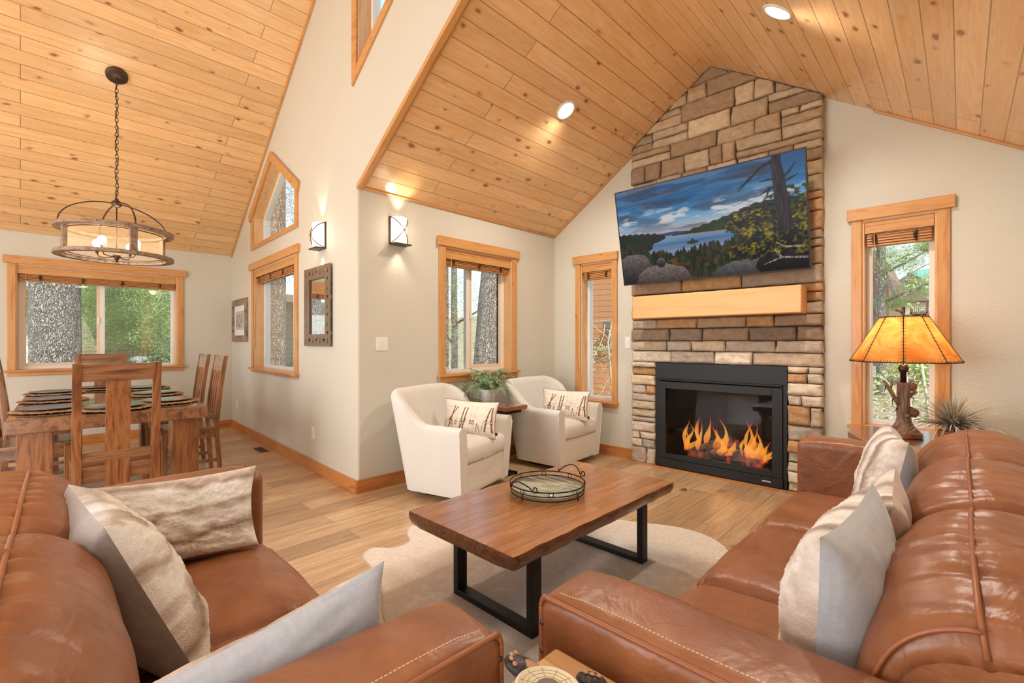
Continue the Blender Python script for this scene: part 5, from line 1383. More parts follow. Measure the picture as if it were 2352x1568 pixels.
for x, y, nme in spots:
    p = DM @ Vector((x, y, .770))
    if pm is None:
        rj = random.Random(3); fr_r = [1 + rj.uniform(-.035, .045) for _ in range(150)]; fr_z = [rj.uniform(0, .006) for _ in range(150)]
        def fj(u, v):
            k = int(round(u * 150)) % 150; q = fr_r[k] if v > .99 else 1; R = .212 * v * q; a = u * 2 * PI
            return (R * math.cos(a), R * math.sin(a), (.009 + .0025 * math.sin(v * 46)) * (1 if v < .99 else .3) + (fr_z[k] if v > .85 else 0))
        mb = MB(); mb.grid(150, 22, fj, cu=True); pm = mb.build('jute_placemat', M['jute']); cp = pm
        mb = MB(); mb.lathe([(.001, .004), (.115, .003), (.130, .006), (.168, .015), (.171, .018), (.166, .018), (.120, .011), (.001, .009)], 48, cap=False); pl = mb.build('charger_plate', M['charger']); cq = pl
    else:
        cp = pm.copy(); COL.objects.link(cp); cq = pl.copy(); COL.objects.link(cq)
    cp.location = p; cp.rotation_euler = (0, 0, x * 7); tag(cp, 'round jute placemat %s of the table' % nme, 'placemat', 'jute placemats on the dining table')
    cq.location = (p.x, p.y, p.z + .010); tag(cq, 'dark charger plate %s of the table' % nme, 'plate', 'charger plates on the dining table')

# ------------------------------------------------------------------ chandelier
cxy = Vector((-5.754, .627, 0)); zt = 3.766
r = thing('chandelier', 'round wood and mesh drum chandelier hanging over the dining table', 'chandelier', (cxy.x, cxy.y, 2.0))
Zo = 2.0
tilt = -math.atan(.62)
mb = MB(); mb.X = Matrix.Translation((0, 0, zt - Zo)) @ Matrix.Rotation(tilt, 4, 'Y'); mb.lathe([(.02, -.03), (.078, -.026), (.084, -.020), (.084, 0.0)], 32); mb.build('canopy', M['bronze'], r)
zt2 = zt - .03; zb = 2.60; n = 33
mb = MB()
for i in range(n):
    z = zt2 - (i + .5) * (zt2 - zb) / n - Zo; a = (i % 2) * PI / 2; hl = (zt2 - zb) / n * .66; w = .012
    mb.tube([(w * math.cos(q * PI / 6) * math.cos(a), w * math.cos(q * PI / 6) * math.sin(a), z + hl * math.sin(q * PI / 6)) for q in range(12)], .0028, 5, closed=True)
mb.build('chain', M['bronze'], r)
mb = MB(); mb.tube([(.012 * math.sin(i * .55), .012 * math.cos(i * .7), zt2 - Zo - i * (zt2 - zb) / 40) for i in range(41)], .003, 5); mb.build('cord', M['bronze'], r)
mb = MB(); mb.sph((0, 0, 2.55 - Zo), .042, 20, (1, 1, .85)); mb.lathe([(.02, 2.575 - Zo), (.012, 2.6 - Zo)], 12); mb.build('ball', M['bronze'], r)
def ring(mb, r0, r1, z0, z1): mb.lathe([(r0, z0 - Zo), (r1, z0 - Zo), (r1, z1 - Zo), (r0, z1 - Zo), (r0, z0 - Zo)], 72, cap=False, smooth=False)
gw = M['grey_wood']
mb = MB(); ring(mb, .375, .44, 2.275, 2.305); mb.build('top_ring', gw, r)
mb = MB(); ring(mb, .375, .44, 2.035, 2.065); mb.build('bottom_ring', gw, r)
for k in range(4):
    a = R_(12) + k * PI / 2
    mb = MB(); mb.box((.372 * math.cos(a), .372 * math.sin(a), 2.17 - Zo), (.03, .055, .22), a); mb.build('upright', gw, r)
for k in range(2):
    a = R_(12) + k * PI / 2
    mb = MB(); mb.tube([(.415 * math.cos(q * PI / 30) * math.cos(a), .415 * math.cos(q * PI / 30) * math.sin(a), 2.305 - Zo + .245 * math.sin(q * PI / 30)) for q in range(31)], .007, 8); mb.build('arch', M['bronze'], r)
ms = NT('sheer_mesh'); tcx = ms.coord(); wv1 = ms.n('TexWave', {'Vector': tcx, 'Scale': 60.0}, wave_type='BANDS', bands_direction='Z').outputs['Fac']
tr_ = ms.n('BsdfTransparent'); dff = ms.n('BsdfDiffuse', {'Color': srgb(214, 190, 160)}); tl = ms.n('BsdfTranslucent', {'Color': srgb(224, 196, 160)})
a1 = ms.n('MixShader', {'Fac': .5}); ms.t.links.new(dff.outputs[0], a1.inputs[1]); ms.t.links.new(tl.outputs[0], a1.inputs[2])
a2 = ms.n('MixShader', {'Fac': ms.math('ADD', ms.math('MULTIPLY', wv1, .12), .24)}); ms.t.links.new(tr_.outputs[0], a2.inputs[1]); ms.t.links.new(a1.outputs[0], a2.inputs[2]); ms.surf(a2.outputs[0])
mb = MB(); mb.lathe([(.352, 2.065 - Zo), (.352, 2.275 - Zo)], 72, cap=False); mb.build('mesh_drum', ms.m, r)
mb = MB(); ring(mb, .347, .354, 2.068, 2.074); ring(mb, .347, .354, 2.262, 2.27); mb.build('drum_hoop', M['bronze'], r)
mb = MB(); mb.tube([(0, 0, 2.52 - Zo), (0, 0, 2.03 - Zo)], .005, 8); mb.lathe([(.004, 2.0 - Zo), (.012, 2.02 - Zo), (.03, 2.05 - Zo), (.03, 2.065 - Zo), (.008, 2.09 - Zo)], 20); mb.build('stem', M['bronze'], r)
for k in range(4):
    a = R_(48) + k * PI / 2; c, s = math.cos(a), math.sin(a)
    mb = MB(); mb.tube([(0, 0, 2.055 - Zo), (.08 * c, .08 * s, 2.045 - Zo), (.15 * c, .15 * s, 2.05 - Zo), (.175 * c, .175 * s, 2.085 - Zo)], .005, 6); mb.lathe([(.012, 2.085 - Zo), (.012, 2.13 - Zo)], 12, (.175 * c, .175 * s, 0)); arm = mb.build('candle_arm', M['bronze'], r)
    mb = MB(); mb.lathe([(.03, 2.095 - Zo), (.032, 2.17 - Zo)], 20, (.175 * c, .175 * s, 0), cap=False); mb.build('glass_cup', M['glass'], arm)
    mb = MB(); mb.sph((.175 * c, .175 * s, 2.175 - Zo), .034, 16, (1, 1, 1.15)); mb.build('bulb', M['bulb'], arm)
light('chandelier_light', 'POINT', (cxy.x, cxy.y, 2.24), (0, 0, 0), 10, (1.0, .84, .62), .16)

# ------------------------------------------------------------------ wall sconces
def sconce(label, fr, lx, z, p):
    X = fmat(fr); r = thing('wall_sconce', label, 'wall lamp', tuple(X @ Vector((lx, 0, z))), fr[1], 'opal glass wall sconces with crossed metal straps')
    mb = MB(); mb.bx(-.085, .085, -.012, 0, -.122, .122); mb.bx(-.085, .085, -.10, 0, -.126, -.114); mb.build('back_plate', M['bronze'], r, bevel=.002)
    mb = MB(); mb.grid(22, 6, lambda u, v: (.072 * math.cos(PI + PI * u), -.014 + .078 * math.sin(PI + PI * u), -.112 + .228 * v)); mb.build('opal_glass', M['opal'], r)
    mb = MB()
    for s in (-1, 1):
        mb.tube([(s * (-.08 + .16 * q / 24), -.018 - .092 * math.sin(PI * q / 24) ** .6, -.112 + .226 * q / 24) for q in range(25)], .004, 6)
    mb.sph((0, -.116, 0), .011, 10); mb.build('crossed_strap', M['bronze'], r)
    o = X @ Vector((lx, -.055, z + .15)); light('sconce_light_up', 'SPOT', tuple(o), (PI, 0, 0), p, (1.0, .86, .64), .03, spot=75, blend=.5)
    o = X @ Vector((lx, -.055, z - .15)); light('sconce_light_down', 'SPOT', tuple(o), (0, 0, 0), p * .7, (1.0, .86, .64), .03, spot=80, blend=.6)
    o = X @ Vector((lx, -.15, z)); light('sconce_light', 'POINT', tuple(o), (0, 0, 0), 1.3, (1.0, .86, .66), .06)
    return r
sconce('opal glass sconce on the mirror wall above the metal framed mirror', FR_M, -.60, 2.235, 3.5)
sconce('opal glass sconce above the light switches, left of the shaded window', FR_W, 2.30, 2.222, 3.5)

# ------------------------------------------------------------------ mirror, picture, switches
X = fmat(FR_M); r = thing('wall_mirror', 'mirror in a wavy metal frame cut with bears, moose and pines', 'mirror', tuple(X @ Vector((-.685, 0, 1.585))), FR_M[1])
def wavy(hx, hz, n=26, a=.007):
    P = []
    for i in range(n): P.append((-hx + 2 * hx * i / n, -hz + a * mnoise.noise(Vector((i * .9, 1, 0))) * 1.6))
    for i in range(n + 8): P.append((hx + a * mnoise.noise(Vector((i * .9, 2, 0))), -hz + 2 * hz * i / (n + 8)))
    for i in range(n): P.append((hx - 2 * hx * i / n, hz + a * mnoise.noise(Vector((i * .9, 3, 0))) * 1.6))
    for i in range(n + 8): P.append((-hx + a * mnoise.noise(Vector((i * .9, 4, 0))), hz - 2 * hz * i / (n + 8)))
    return P
IX, IZ = .205, .262
tree = [(-.5, -1), (-.12, -1), (-.12, -1.2), (.12, -1.2), (.12, -1), (.5, -1), (.2, -.5), (.36, -.5), (.14, 0), (.24, 0), (0, .9), (-.24, 0), (-.14, 0), (-.36, -.5), (-.2, -.5)]
bear = [(-.9, -.9), (-.5, -.9), (-.45, -.35), (.25, -.4), (.3, -.9), (.7, -.9), (.72, -.1), (1.0, .1), (1.05, .35), (.8, .5), (.5, .45), (.1, .6), (-.5, .55), (-.85, .2)]
moose = [(-.7, -1), (-.55, -1), (-.5, -.2), (.1, -.25), (.15, -1), (.3, -1), (.35, -.1), (.6, .25), (.85, .2), (.9, .4), (.62, .6), (.8, 1.0), (.55, .85), (.4, 1.05), (.35, .7), (.2, .45), (-.4, .4), (-.75, .2)]
cutters = []
def cutshape(pl, cx_, cz_, s): cutters.append(MB().prism([(cx_ + p[0] * s, cz_ + p[1] * s) for p in pl], -.05, -.005, 'y'))
seq = [tree, bear, tree, moose, tree, bear, tree]
for i, sh in enumerate(seq):
    x = -.27 + .54 * i / 6; cutshape(sh, x, .325, .024); cutshape(sh, x, -.318, .028)
for i, sh in enumerate([moose, tree, bear, tree, moose, tree, bear]):
    z = .24 - .49 * i / 6
    for sx in (-1, 1): cutshape(sh, sx * .265, z, .021)
mb = MB(); mb.prism(wavy(.325, .375), -.028, -.022, 'y'); fo = mb.build('metal_frame', plain('brushed_brown_metal', (150, 130, 112), .35, .75), None)
big = MB(); big.bx(-IX, IX, -.06, .0, -IZ, IZ)
cut(fo, [big])
allc = MB()
for c in cutters:
    b = len(allc.v); allc.v += c.v; allc.f += [tuple(b + i for i in f) for f in c.f]; allc.mi += c.mi; allc.sm += c.sm
cut(fo, [allc]); fo.parent = r
mb = MB(); mb.bx(-IX - .006, IX + .006, -.010, -.006, -IZ - .006, IZ + .006); mb.build('mirror_glass', M['mirror'], r)
mb = MB(); mb.bx(-IX - .01, -IX, -.024, 0, -IZ - .01, IZ + .01); mb.bx(IX, IX + .01, -.024, 0, -IZ - .01, IZ + .01); mb.bx(-IX, IX, -.024, 0, IZ, IZ + .01); mb.bx(-IX, IX, -.024, 0, -IZ - .01, -IZ); mb.build('inner_box', M['bronze'], r)

r = thing('framed_picture', 'small framed print in a weathered wood frame beside the dining corner', 'picture', tuple(X @ Vector((-3.57, 0, 1.55))), FR_M[1])
mb = MB(); hx, hz, b = .39, .295, .085
mb.bx(-hx, -hx + b, -.03, 0, -hz, hz); mb.bx(hx - b, hx, -.03, 0, -hz, hz); mb.bx(-hx + b, hx - b, -.03, 0, hz - b, hz); mb.bx(-hx + b, hx - b, -.03, 0, -hz, -hz + b); mb.build('frame', M['grey_wood'], r, bevel=.003)
mb = MB(); mb.bx(-hx + b, hx - b, -.010, -.004, -hz + b, hz - b); mb.build('mount', M['white_paint'], r)
Wp, Hp = 90, 60; yy, xx = np.mgrid[0:Hp, 0:Wp]; g = 178 + 20 * fbm(Wp, Hp, 6, 6, 77) - 70 * (fbm(Wp, Hp, 20, 3, 78) > .56) * (yy / Hp > .15) * (yy / Hp < .85)
picture(np.stack([g, g * .98, g * .94], -1), .46, .26, -.012, 'print', M['photo_print'], r)

def plate(name, label, cat, fr, lx, z, w, h, kind, group):
    Xf = fmat(fr); r = thing(name, label, cat, tuple(Xf @ Vector((lx, 0, z))), fr[1], group)
    mb = MB(); mb.bx(-w / 2, w / 2, -.006, 0, -h / 2, h / 2); mb.build('cover_plate', M['plastic'], r, bevel=.002)
    if kind == 'rockers':
        for x in (-.023, .023):
            mb = MB(); mb.bx(x - .016, x + .016, -.0095, -.006, -.034, .034); mb.build('rocker', M['white_paint'], r, bevel=.001)
    elif kind == 'outlet':
        for zz in (-.02, .02):
            mb = MB(); mb.rbox((0, -.0075, zz), (.03, .004, .026), .0015, (3, 2, 3)); mb.build('socket', M['white_paint'], r)
    else:
        mb = MB(); mb.bx(-.013, .013, -.0095, -.006, -.024, .024); mb.bx(-.006, .006, -.011, -.006, -.012, .012); mb.build('dial', M['white_paint'], r, bevel=.001)
    return r
plate('light_switch', 'double white rocker switch on the wall under the sconce', 'light switch', FR_W, 2.148, 1.232, .116, .112, 'rockers', None)
plate('fire_switch', 'small white switch beside the slim window at the stone edge', 'light switch', FR_F, -2.592, 1.243, .062, .125, 'dial', None)
plate('wall_outlet', 'white outlet low on the mirror wall below the metal mirror', 'outlet', FR_M, -.83, .365, .075, .116, 'outlet', 'white wall outlets')
plate('wall_outlet', 'white outlet low on the mirror wall near the dining corner', 'outlet', FR_M, -3.765, .37, .075, .116, 'outlet', 'white wall outlets')
vt = thing('floor_vent', 'brown metal floor vent beside the mirror wall baseboard', 'vent', (-5.85, 1.92, 0), MROT)
mb = MB(); mb.bx(-.16, .16, -.062, .062, 0, .004); mb.build('vent_frame', M['base'], vt)
mb = MB()
for i in range(12): mb.bx(-.145 + .025 * i, -.145 + .025 * i + .014, -.045, .045, .004, .007)
mb.build('grille', M['bronze'], vt)

# recessed lamps of the alcove
for (lx, ly, lab, Xc, side) in ((3.29, math.hypot(1.107, .742), 'recessed lamp in the left slope of the alcove ceiling', XL, 1), (3.145, math.hypot(1.119, .733), 'recessed lamp in the right slope of the alcove ceiling', XR, -1)):
    r = bpy.data.objects.new('recessed_light', None); COL.objects.link(r); r.matrix_world = Xc @ Matrix.Translation((lx, ly, 0)); tag(r, lab, 'ceiling light', 'recessed lamps in the alcove ceiling')
    mb = MB(); mb.lathe([(.070, 0), (.072, side * .006), (.088, side * .005), (.092, 0)], 40, cap=False); mb.build('trim_ring', M['white_paint'], r)
    mb = MB(); mb.lathe([(.001, side * .003), (.071, side * .003)], 40, cap=False); mb.build('lens', M['lamp_disc'], r)

# ------------------------------------------------------------------ lamp table, lamp, grass plant
t = thing('corner_table', 'brown clipped corner end table behind the right sofa', 'end table', (-.15, 3.98, 0))
pl_ = [(-.60, 4.30), (-.575, 4.02), (-.38, 3.56), (-.20, 3.40), (.26, 3.40), (.28, 4.42), (-.48, 4.42)]
pl_ = [(a + .15, b - 3.98) for a, b in pl_]
mb = MB(); mb.prism(pl_, .575, .62, 'z'); mb.build('tabletop', M['walnut'], t, bevel=.008)
for (x, y) in ((-.30, .30), (-.16, -.36), (.33, -.46), (.33, .36)):
    mb = MB(); mb.bx(x - .025, x + .025, y - .025, y + .025, 0, .575); mb.build('leg', M['walnut'], t, bevel=.003)
L = thing('table_lamp', 'glowing parchment lamp on a branch base with pine cones', 'table lamp', (-.276, 4.05, .62))
mb = MB(); mb.lathe([(.100, 0), (.104, .012), (.098, .02), (.100, .028), (.088, .040)], 40); mb.build('plinth', M['walnut'], L)
BR = wood('carved_branch', srgb(168, 136, 116), srgb(126, 98, 84), .6, 2, 'z', 0, darkest=srgb(84, 60, 50))
def trunk(u, v):
    z = .036 + v * .325; k = .036 + .052 * (1 - min(1, v / .32)) ** 2; a = u * 2 * PI; k *= 1 + .10 * mnoise.noise(Vector((math.cos(a) * 1.5, math.sin(a) * 1.5, z * 14))) + .08 * math.cos(5 * a) * (1 - min(1, v / .3))
    return (k * math.cos(a), k * math.sin(a), z)
mb = MB(); b = mb.grid(28, 26, trunk, cu=True); mb.f.append(tuple(b + i * 26 + 25 for i in range(28))); mb.mi.append(0); mb.sm.append(False); mb.build('branch_trunk', BR, L)
Rv = Vector((.723, .691, 0))
def cr(a, z, f_=0): p = Rv * a + Vector((.691, -.723, 0)) * f_; return (p.x, p.y, z)
for pts, r0 in (([cr(-.02, .20), cr(-.06, .26), cr(-.10, .33), cr(-.13, .375)], .014), ([cr(-.09, .31), cr(-.075, .35), cr(-.08, .37)], .008), ([cr(.02, .25), cr(.05, .28), cr(.085, .30)], .014), ([cr(-.01, .14, .03), cr(-.0, .15, .05)], .014)):
    mb = MB(); mb.tube(pts, lambda t_, r0=r0: r0 * (1 - .35 * t_), 9); mb.build('side_branch', BR, L)
def cone(c, s, par, m_):
    mb = MB()
    mb.sph(c, s * .8, 14, (1, 1, 1.15))
    for i in range(70):
        ph = i * 2.39996; zz = -.95 + 1.9 * i / 70; rr_ = math.sqrt(max(0, 1 - zz * zz)); d = Vector((math.cos(ph) * rr_, math.sin(ph) * rr_, zz * 1.15))
        p = Vector(c) + d * s * .85; mb.sph(tuple(p), s * .22, 5, (1, 1, .6))
    mb.build('pine_cone', m_, par)
CN = plain('pine_cone_brown', (150, 112, 80), .6)
cone(cr(.035, .335, .02), .030, L, CN); cone(cr(.04, .165, .03), .030, L, CN); cone(cr(-.115, .055, .02), .026, L, M['bronze'])
ND = plain('dark_sprig', (34, 32, 28), .6)
for pts in ([cr(-.115, .36), cr(-.12, .32), cr(-.13, .29)], [cr(.04, .27), cr(.07, .255), cr(.06, .22)], [cr(.03, .20), cr(.07, .19), cr(.11, .165)], [cr(-.03, .2), cr(-.05, .18), cr(-.06, .16)], [cr(.03, .13), cr(.05, .09), cr(.06, .06)], [cr(-.06, .27), cr(-.075, .24), cr(-.07, .20)]):
    mb = MB(); mb.tube(pts, lambda t_: .005 * (1.1 - t_), 5); mb.build('needle_sprig', ND, L)
mb = MB(); mb.lathe([(.017, .355), (.017, .43), (.022, .43), (.03, .455), (.018, .48)], 20); mb.build('socket', M['bronze'], L)
Z0, Z1, RB, RT = .500, .795, .290, .127
oct_ = lambda R, z, off: [(R * math.cos(off + k * PI / 4), R * math.sin(off + k * PI / 4), z) for k in range(8)]
offa = math.atan2(-4.05, .276)     # one seam faces the room
A = oct_(RB, Z0, offa); B = oct_(RT, Z1, offa)
pm_ = NT('amber_parchment'); vv = pm_.coord(); nn = pm_.noise(vv, 9, 4, .6, .6)
pc = pm_.mix(pm_.ramp(nn, [(.35, BLK), (.68, WHT)]), srgb(214, 132, 58), srgb(242, 182, 108))
d1 = pm_.n('BsdfDiffuse', {'Color': pc}); t1 = pm_.n('BsdfTranslucent', {'Color': pc}); mx = pm_.n('MixShader', {'Fac': .62}); pm_.t.links.new(d1.outputs[0], mx.inputs[1]); pm_.t.links.new(t1.outputs[0], mx.inputs[2]); pm_.surf(mx.outputs[0])
mb = MB()
for k in range(8):
    a, b_2, c, d = (Vector(q) for q in (A[k], A[(k + 1) % 8], B[(k + 1) % 8], B[k]))
    mb.grid(8, 8, lambda u, v: tuple((a.lerp(b_2, u)).lerp(d.lerp(c, u), v) * 1.0), smooth=False)
lsh = mb.build('lamp_shade', pm_.m, L)
mb = MB(); mb.tube(A, .004, 6, closed=True); mb.tube(B, .004, 6, closed=True); mb.build('shade_rim', M['bronze'], lsh)
for k in range(8):
    mb = MB(); a, b_2 = Vector(A[k]), Vector(B[k]); mb.tube([tuple(a), tuple(b_2)], .0028, 5)
    tg = Vector((-math.sin(offa + k * PI / 4), math.cos(offa + k * PI / 4), 0)); od = Vector((math.cos(offa + k * PI / 4), math.sin(offa + k * PI / 4), 0)) * .002
    for i in range(14):
        p = a.lerp(b_2, (i + .5) / 14) + od; sl = Vector((0, 0, .006)); mb.tube([tuple(p - tg * .012 - sl), tuple(p), tuple(p + tg * .012 - sl)], .0012, 4)
    mb.build('laced_seam', M['bronze'], lsh)
mb = MB()
for (PA,) in ((A,), (B,)):
    for k in range(8):
        a, b_2 = Vector(PA[k]), Vector(PA[(k + 1) % 8]); nst = 12 if PA is A else 6
        for i in range(nst):
            p = a.lerp(b_2, (i + .5) / nst); out = Vector((p.x, p.y, 0)).normalized() * .004
            sgn = 1 if PA is A else -1
            mb.tube([tuple(p + out + Vector((0, 0, -.004 * sgn))), tuple(p + out * .8 + Vector((0, 0, .014 * sgn)) )], .0012, 4)
o = mb.build('rim_lacing', M['bronze'], lsh); o['kind'] = 'stuff'
mb = MB(); mb.tube([(0, 0, .78), (0, 0, .85)], .006, 8); mb.rbox((0, 0, .84), (.02, .02, .05), .006, (4, 4, 4)); mb.tube([(0, 0, .81), cr(-.03, .835), cr(-.05, .84)], .006, 6); mb.build('finial', M['bronze'], L)
mb = MB(); mb.tube([cr(-RT * .9, Z1), cr(RT * .9, Z1)], .0025, 5); mb.tube([(0, 0, .48), (0, 0, .80)], .003, 5); mb.build('harp', M['bronze'], L)
mb = MB(); mb.sph((0, 0, .60), .030, 14, (1, 1, 1.3)); mb.build('bulb', M['bulb'], L)
light('table_lamp_light', 'POINT', (-.276, 4.05, .62 + .66), (0, 0, 0), 3.0, (1.0, .76, .46), .05)

gp = thing('grass_plant', 'spiky dusty green artificial grass plant beside the glowing lamp', 'plant', (-.035, 3.86, .62))
mb = MB(); mb.lathe([(.052, 0), (.072, .09), (.076, .095), (.068, .095)], 28); mb.build('pot', plain('terracotta', (178, 128, 96), .8), gp)
rnd = random.Random(9)
def blade(mb, az, L_, lean_, wdt, z0):
    d = Vector((math.cos(az), math.sin(az), 0)); s = Vector((-d.y, d.x, 0)); n = 7; P = []
    ph = rnd.uniform(-.3, .3)
    for i in range(n + 1):
        q = i / n; th = lean_ * (.35 + .9 * q); P.append(d * (L_ * q * math.sin(th)) + s * (.03 * ph * q * q) + Vector((0, 0, z0 + L_ * q * math.cos(th) * .9)))
    vs = []; 
    for i, p in enumerate(P):
        w = wdt * (1 - (i / n) ** 1.6) + .0004; vs += [tuple(p - s * w), tuple(p + s * w + Vector((0, 0, w * .5)))]
    mb.add(vs, [(2 * i, 2 * i + 1, 2 * i + 3, 2 * i + 2) for i in range(n)], True)
mb = MB()
for i in range(460):
    mb.cur = 1 if rnd.random() < .3 else 0; blade(mb, rnd.uniform(0, 2 * PI), rnd.uniform(.14, .30), rnd.uniform(.2, 1.35), rnd.uniform(.003, .0065), .08)
mb.build('foliage', [M['airgrass'], M['airgrass_tip']], gp)

# ------------------------------------------------------------------ the log table in the sofa corner with the bear figurine
t = thing('log_end_table', 'light wood end table wedged between the two leather sofas', 'end table', (-.36, .52, 0))
ow = wood('pale_knotty_wood', srgb(228, 190, 140), srgb(206, 160, 108), .6, 1.2, 'x', .2, srgb(150, 96, 56))
mb = MB(); mb.bx(-.245, .245, -.24, .245, .58, .62); mb.build('tabletop', ow, t, bevel=.006)
for sx in (-1, 1):
    for sy in (-1, 1):
        mb = MB(); mb.bx(sx * .21 - .03, sx * .21 + .03, sy * .21 - .03, sy * .21 + .03, 0, .58); mb.build('leg', ow, t, bevel=.004)
bf = thing('bear_figurine', 'dark bear figurine lying on its back balancing a cream log slice', 'figurine', (-.40, .50, .62))
bm = NT('dark_carved_resin'); vb = bm.coord(); nb = bm.noise(vb, 60, 4, .7); bm.bsdf(bm.ramp(nb, [(.4, srgb(36, 32, 34)), (.7, srgb(74, 66, 70))]), .38, normal=bm.bump(nb, .6, .004)); BM = bm.m
def chain(mb, pts, rad, n=12):
    cc = catmull(pts, 6, False); mb.tube([tuple(p) for p in cc], rad, n); mb.sph(tuple(cc[-1]), rad(1) * 1.05, 12); mb.sph(tuple(cc[0]), rad(0), 12)
mb = MB()
mb.sph((.02, -.06, .05), .07, 22, (1.15, .95, .72), lambda p: 1 + .06 * mnoise.noise(p * 3)); mb.sph((.05, -.165, .062), .045, 18, (1, 1, .95)); mb.sph((.055, -.200, .075), .022, 12)
for sx in (-1, 1): mb.sph((.05 + sx * .034, -.16, .10), .015, 10)
# hind legs up in the air, fore legs holding the slice
chain(mb, [(-.04, .0, .05), (-.10, .06, .04), (-.145, .105, .02), (-.152, .112, .034)], lambda q: .028 - .014 * q)
chain(mb, [(.05, .02, .05), (.02, .08, .05), (-.02, .125, .05), (-.03, .135, .060)], lambda q: .028 - .014 * q)
chain(mb, [(-.05, -.10, .06), (-.10, -.08, .08), (-.08, -.02, .10)], lambda q: .024 - .006 * q)
chain(mb, [(.10, -.08, .06), (.12, -.02, .08), (.06, .0, .10)], lambda q: .024 - .006 * q)
mb.build('bear_body', BM, bf)
PADM = plain('tan_paw_pad', (190, 146, 112), .6)
for (px_, py_, pz_, az, el) in ((-.160, .118, .050, R_(40), R_(24)), (-.034, .142, .078, R_(110), R_(35))):
    Xp = Matrix.Translation((px_, py_, pz_)) @ Matrix.Rotation(az, 4, 'Z') @ Matrix.Rotation(el, 4, 'Y')
    mb = MB(); mb.X = Xp; mb.sph((0, 0, 0), .034, 22, (1.15, .74, .40), lambda p: 1 + .05 * mnoise.noise(p * 4)); foot = mb.build('paw', BM, bf)
    mb = MB(); mb.X = Xp; mb.sph((.010, 0, .0100), .019, 16, (1.1, .72, .25)); mb.build('paw_pad', PADM, foot)
    for k in range(4):
        a = PI - .75 + k * .5; mb = MB(); mb.X = Xp; mb.sph((.030 * math.cos(a) + .0, .021 * math.sin(a), .0105), .0052, 8, (1, 1, .5)); mb.build('toe_pad', PADM, foot)
sl = NT('cream_log_slice'); vs_ = sl.coord(); ln = sl.n('VectorMath', {0: vs_}, operation='LENGTH').outputs['Value']
sl.bsdf(srgb(226, 216, 188), .55); 
Xd = Matrix.Translation((-.034, .030, .125)) @ Matrix.Rotation(R_(-6), 4, 'X') @ Matrix.Scale(.74, 4)
mb = MB(); mb.X = Xd; mb.lathe([(.001, -.006), (.058, -.006), (.064, .0), (.0655, .006), (.0605, .0085), (.059, .006), (.001, .006)], 44, cap=False); ds = mb.build('log_slice', sl.m, bf)
mb = MB(); mb.X = Xd
for R_c in (.030, .041, .051): mb.tube([(R_c * (1 + .02 * math.sin(4 * a)) * math.cos(a), R_c * math.sin(a), .0062) for a in [q * 2 * PI / 40 for q in range(40)]], .0005, 4, closed=True)
for k in range(11):
    a = k * 2 * PI / 11 + .2; mb.tube([(.024 * math.cos(a), .024 * math.sin(a), .0062), (.058 * math.cos(a), .058 * math.sin(a), .0062)], .0005, 4)
mb.build('etched_line', plain('etched_brown', (170, 132, 86), .7), ds)
mb = MB(); mb.X = Xd; mb.prism([tuple(p) for p in catmull([(-.020, -.012), (-.018, .012), (0, .022), (.018, .014), (.022, -.002), (.012, -.006), (.008, -.022), (-.010, -.024)], 5)], .006, .009, 'z'); mb.build('inset_pebble', plain('grey_brown_resin', (112, 96, 82), .5), ds)

# =================================================================== OUTSIDE
gz = -.45
def ground_z(x, y): return gz + .25 * mnoise.noise(Vector((x * .15, y * .15, 0))) + (.10 * max(0, y - 7)) + (.03 * max(0, -x - 12))
mb = MB()
def gfn(u, v):
    x = -60 + 100 * u; y = -30 + 110 * v; inside = (-8.3 < x < 1.0) and (-4.2 < y < 5.0)
    z = ground_z(x, y)
    return (x, y, z if not inside else min(z, -.3))
mb.grid(140, 150, gfn); struct('ground', mb, M['ground'])
def tree_trunk(mb, base, top, r0, r1, seed, n=40, m=60, lump=.12):
    B, T = Vector(base), Vector(top)
    def f(u, v):
        a = u * 2 * PI; r = r0 + (r1 - r0) * v + r0 * .25 * max(0, 1 - v * 14)
        d = mnoise.noise(Vector((math.cos(a) * 3.2 + seed, math.sin(a) * 3.2, v * 6))) * lump * r + abs(mnoise.noise(Vector((math.cos(a) * 9 + seed, math.sin(a) * 9, v * 22)))) * .10 * r
        p = B.lerp(T, v); return (p.x + (r + d) * math.cos(a), p.y + (r + d) * math.sin(a), p.z)
    mb.grid(n, m, f, cu=True)
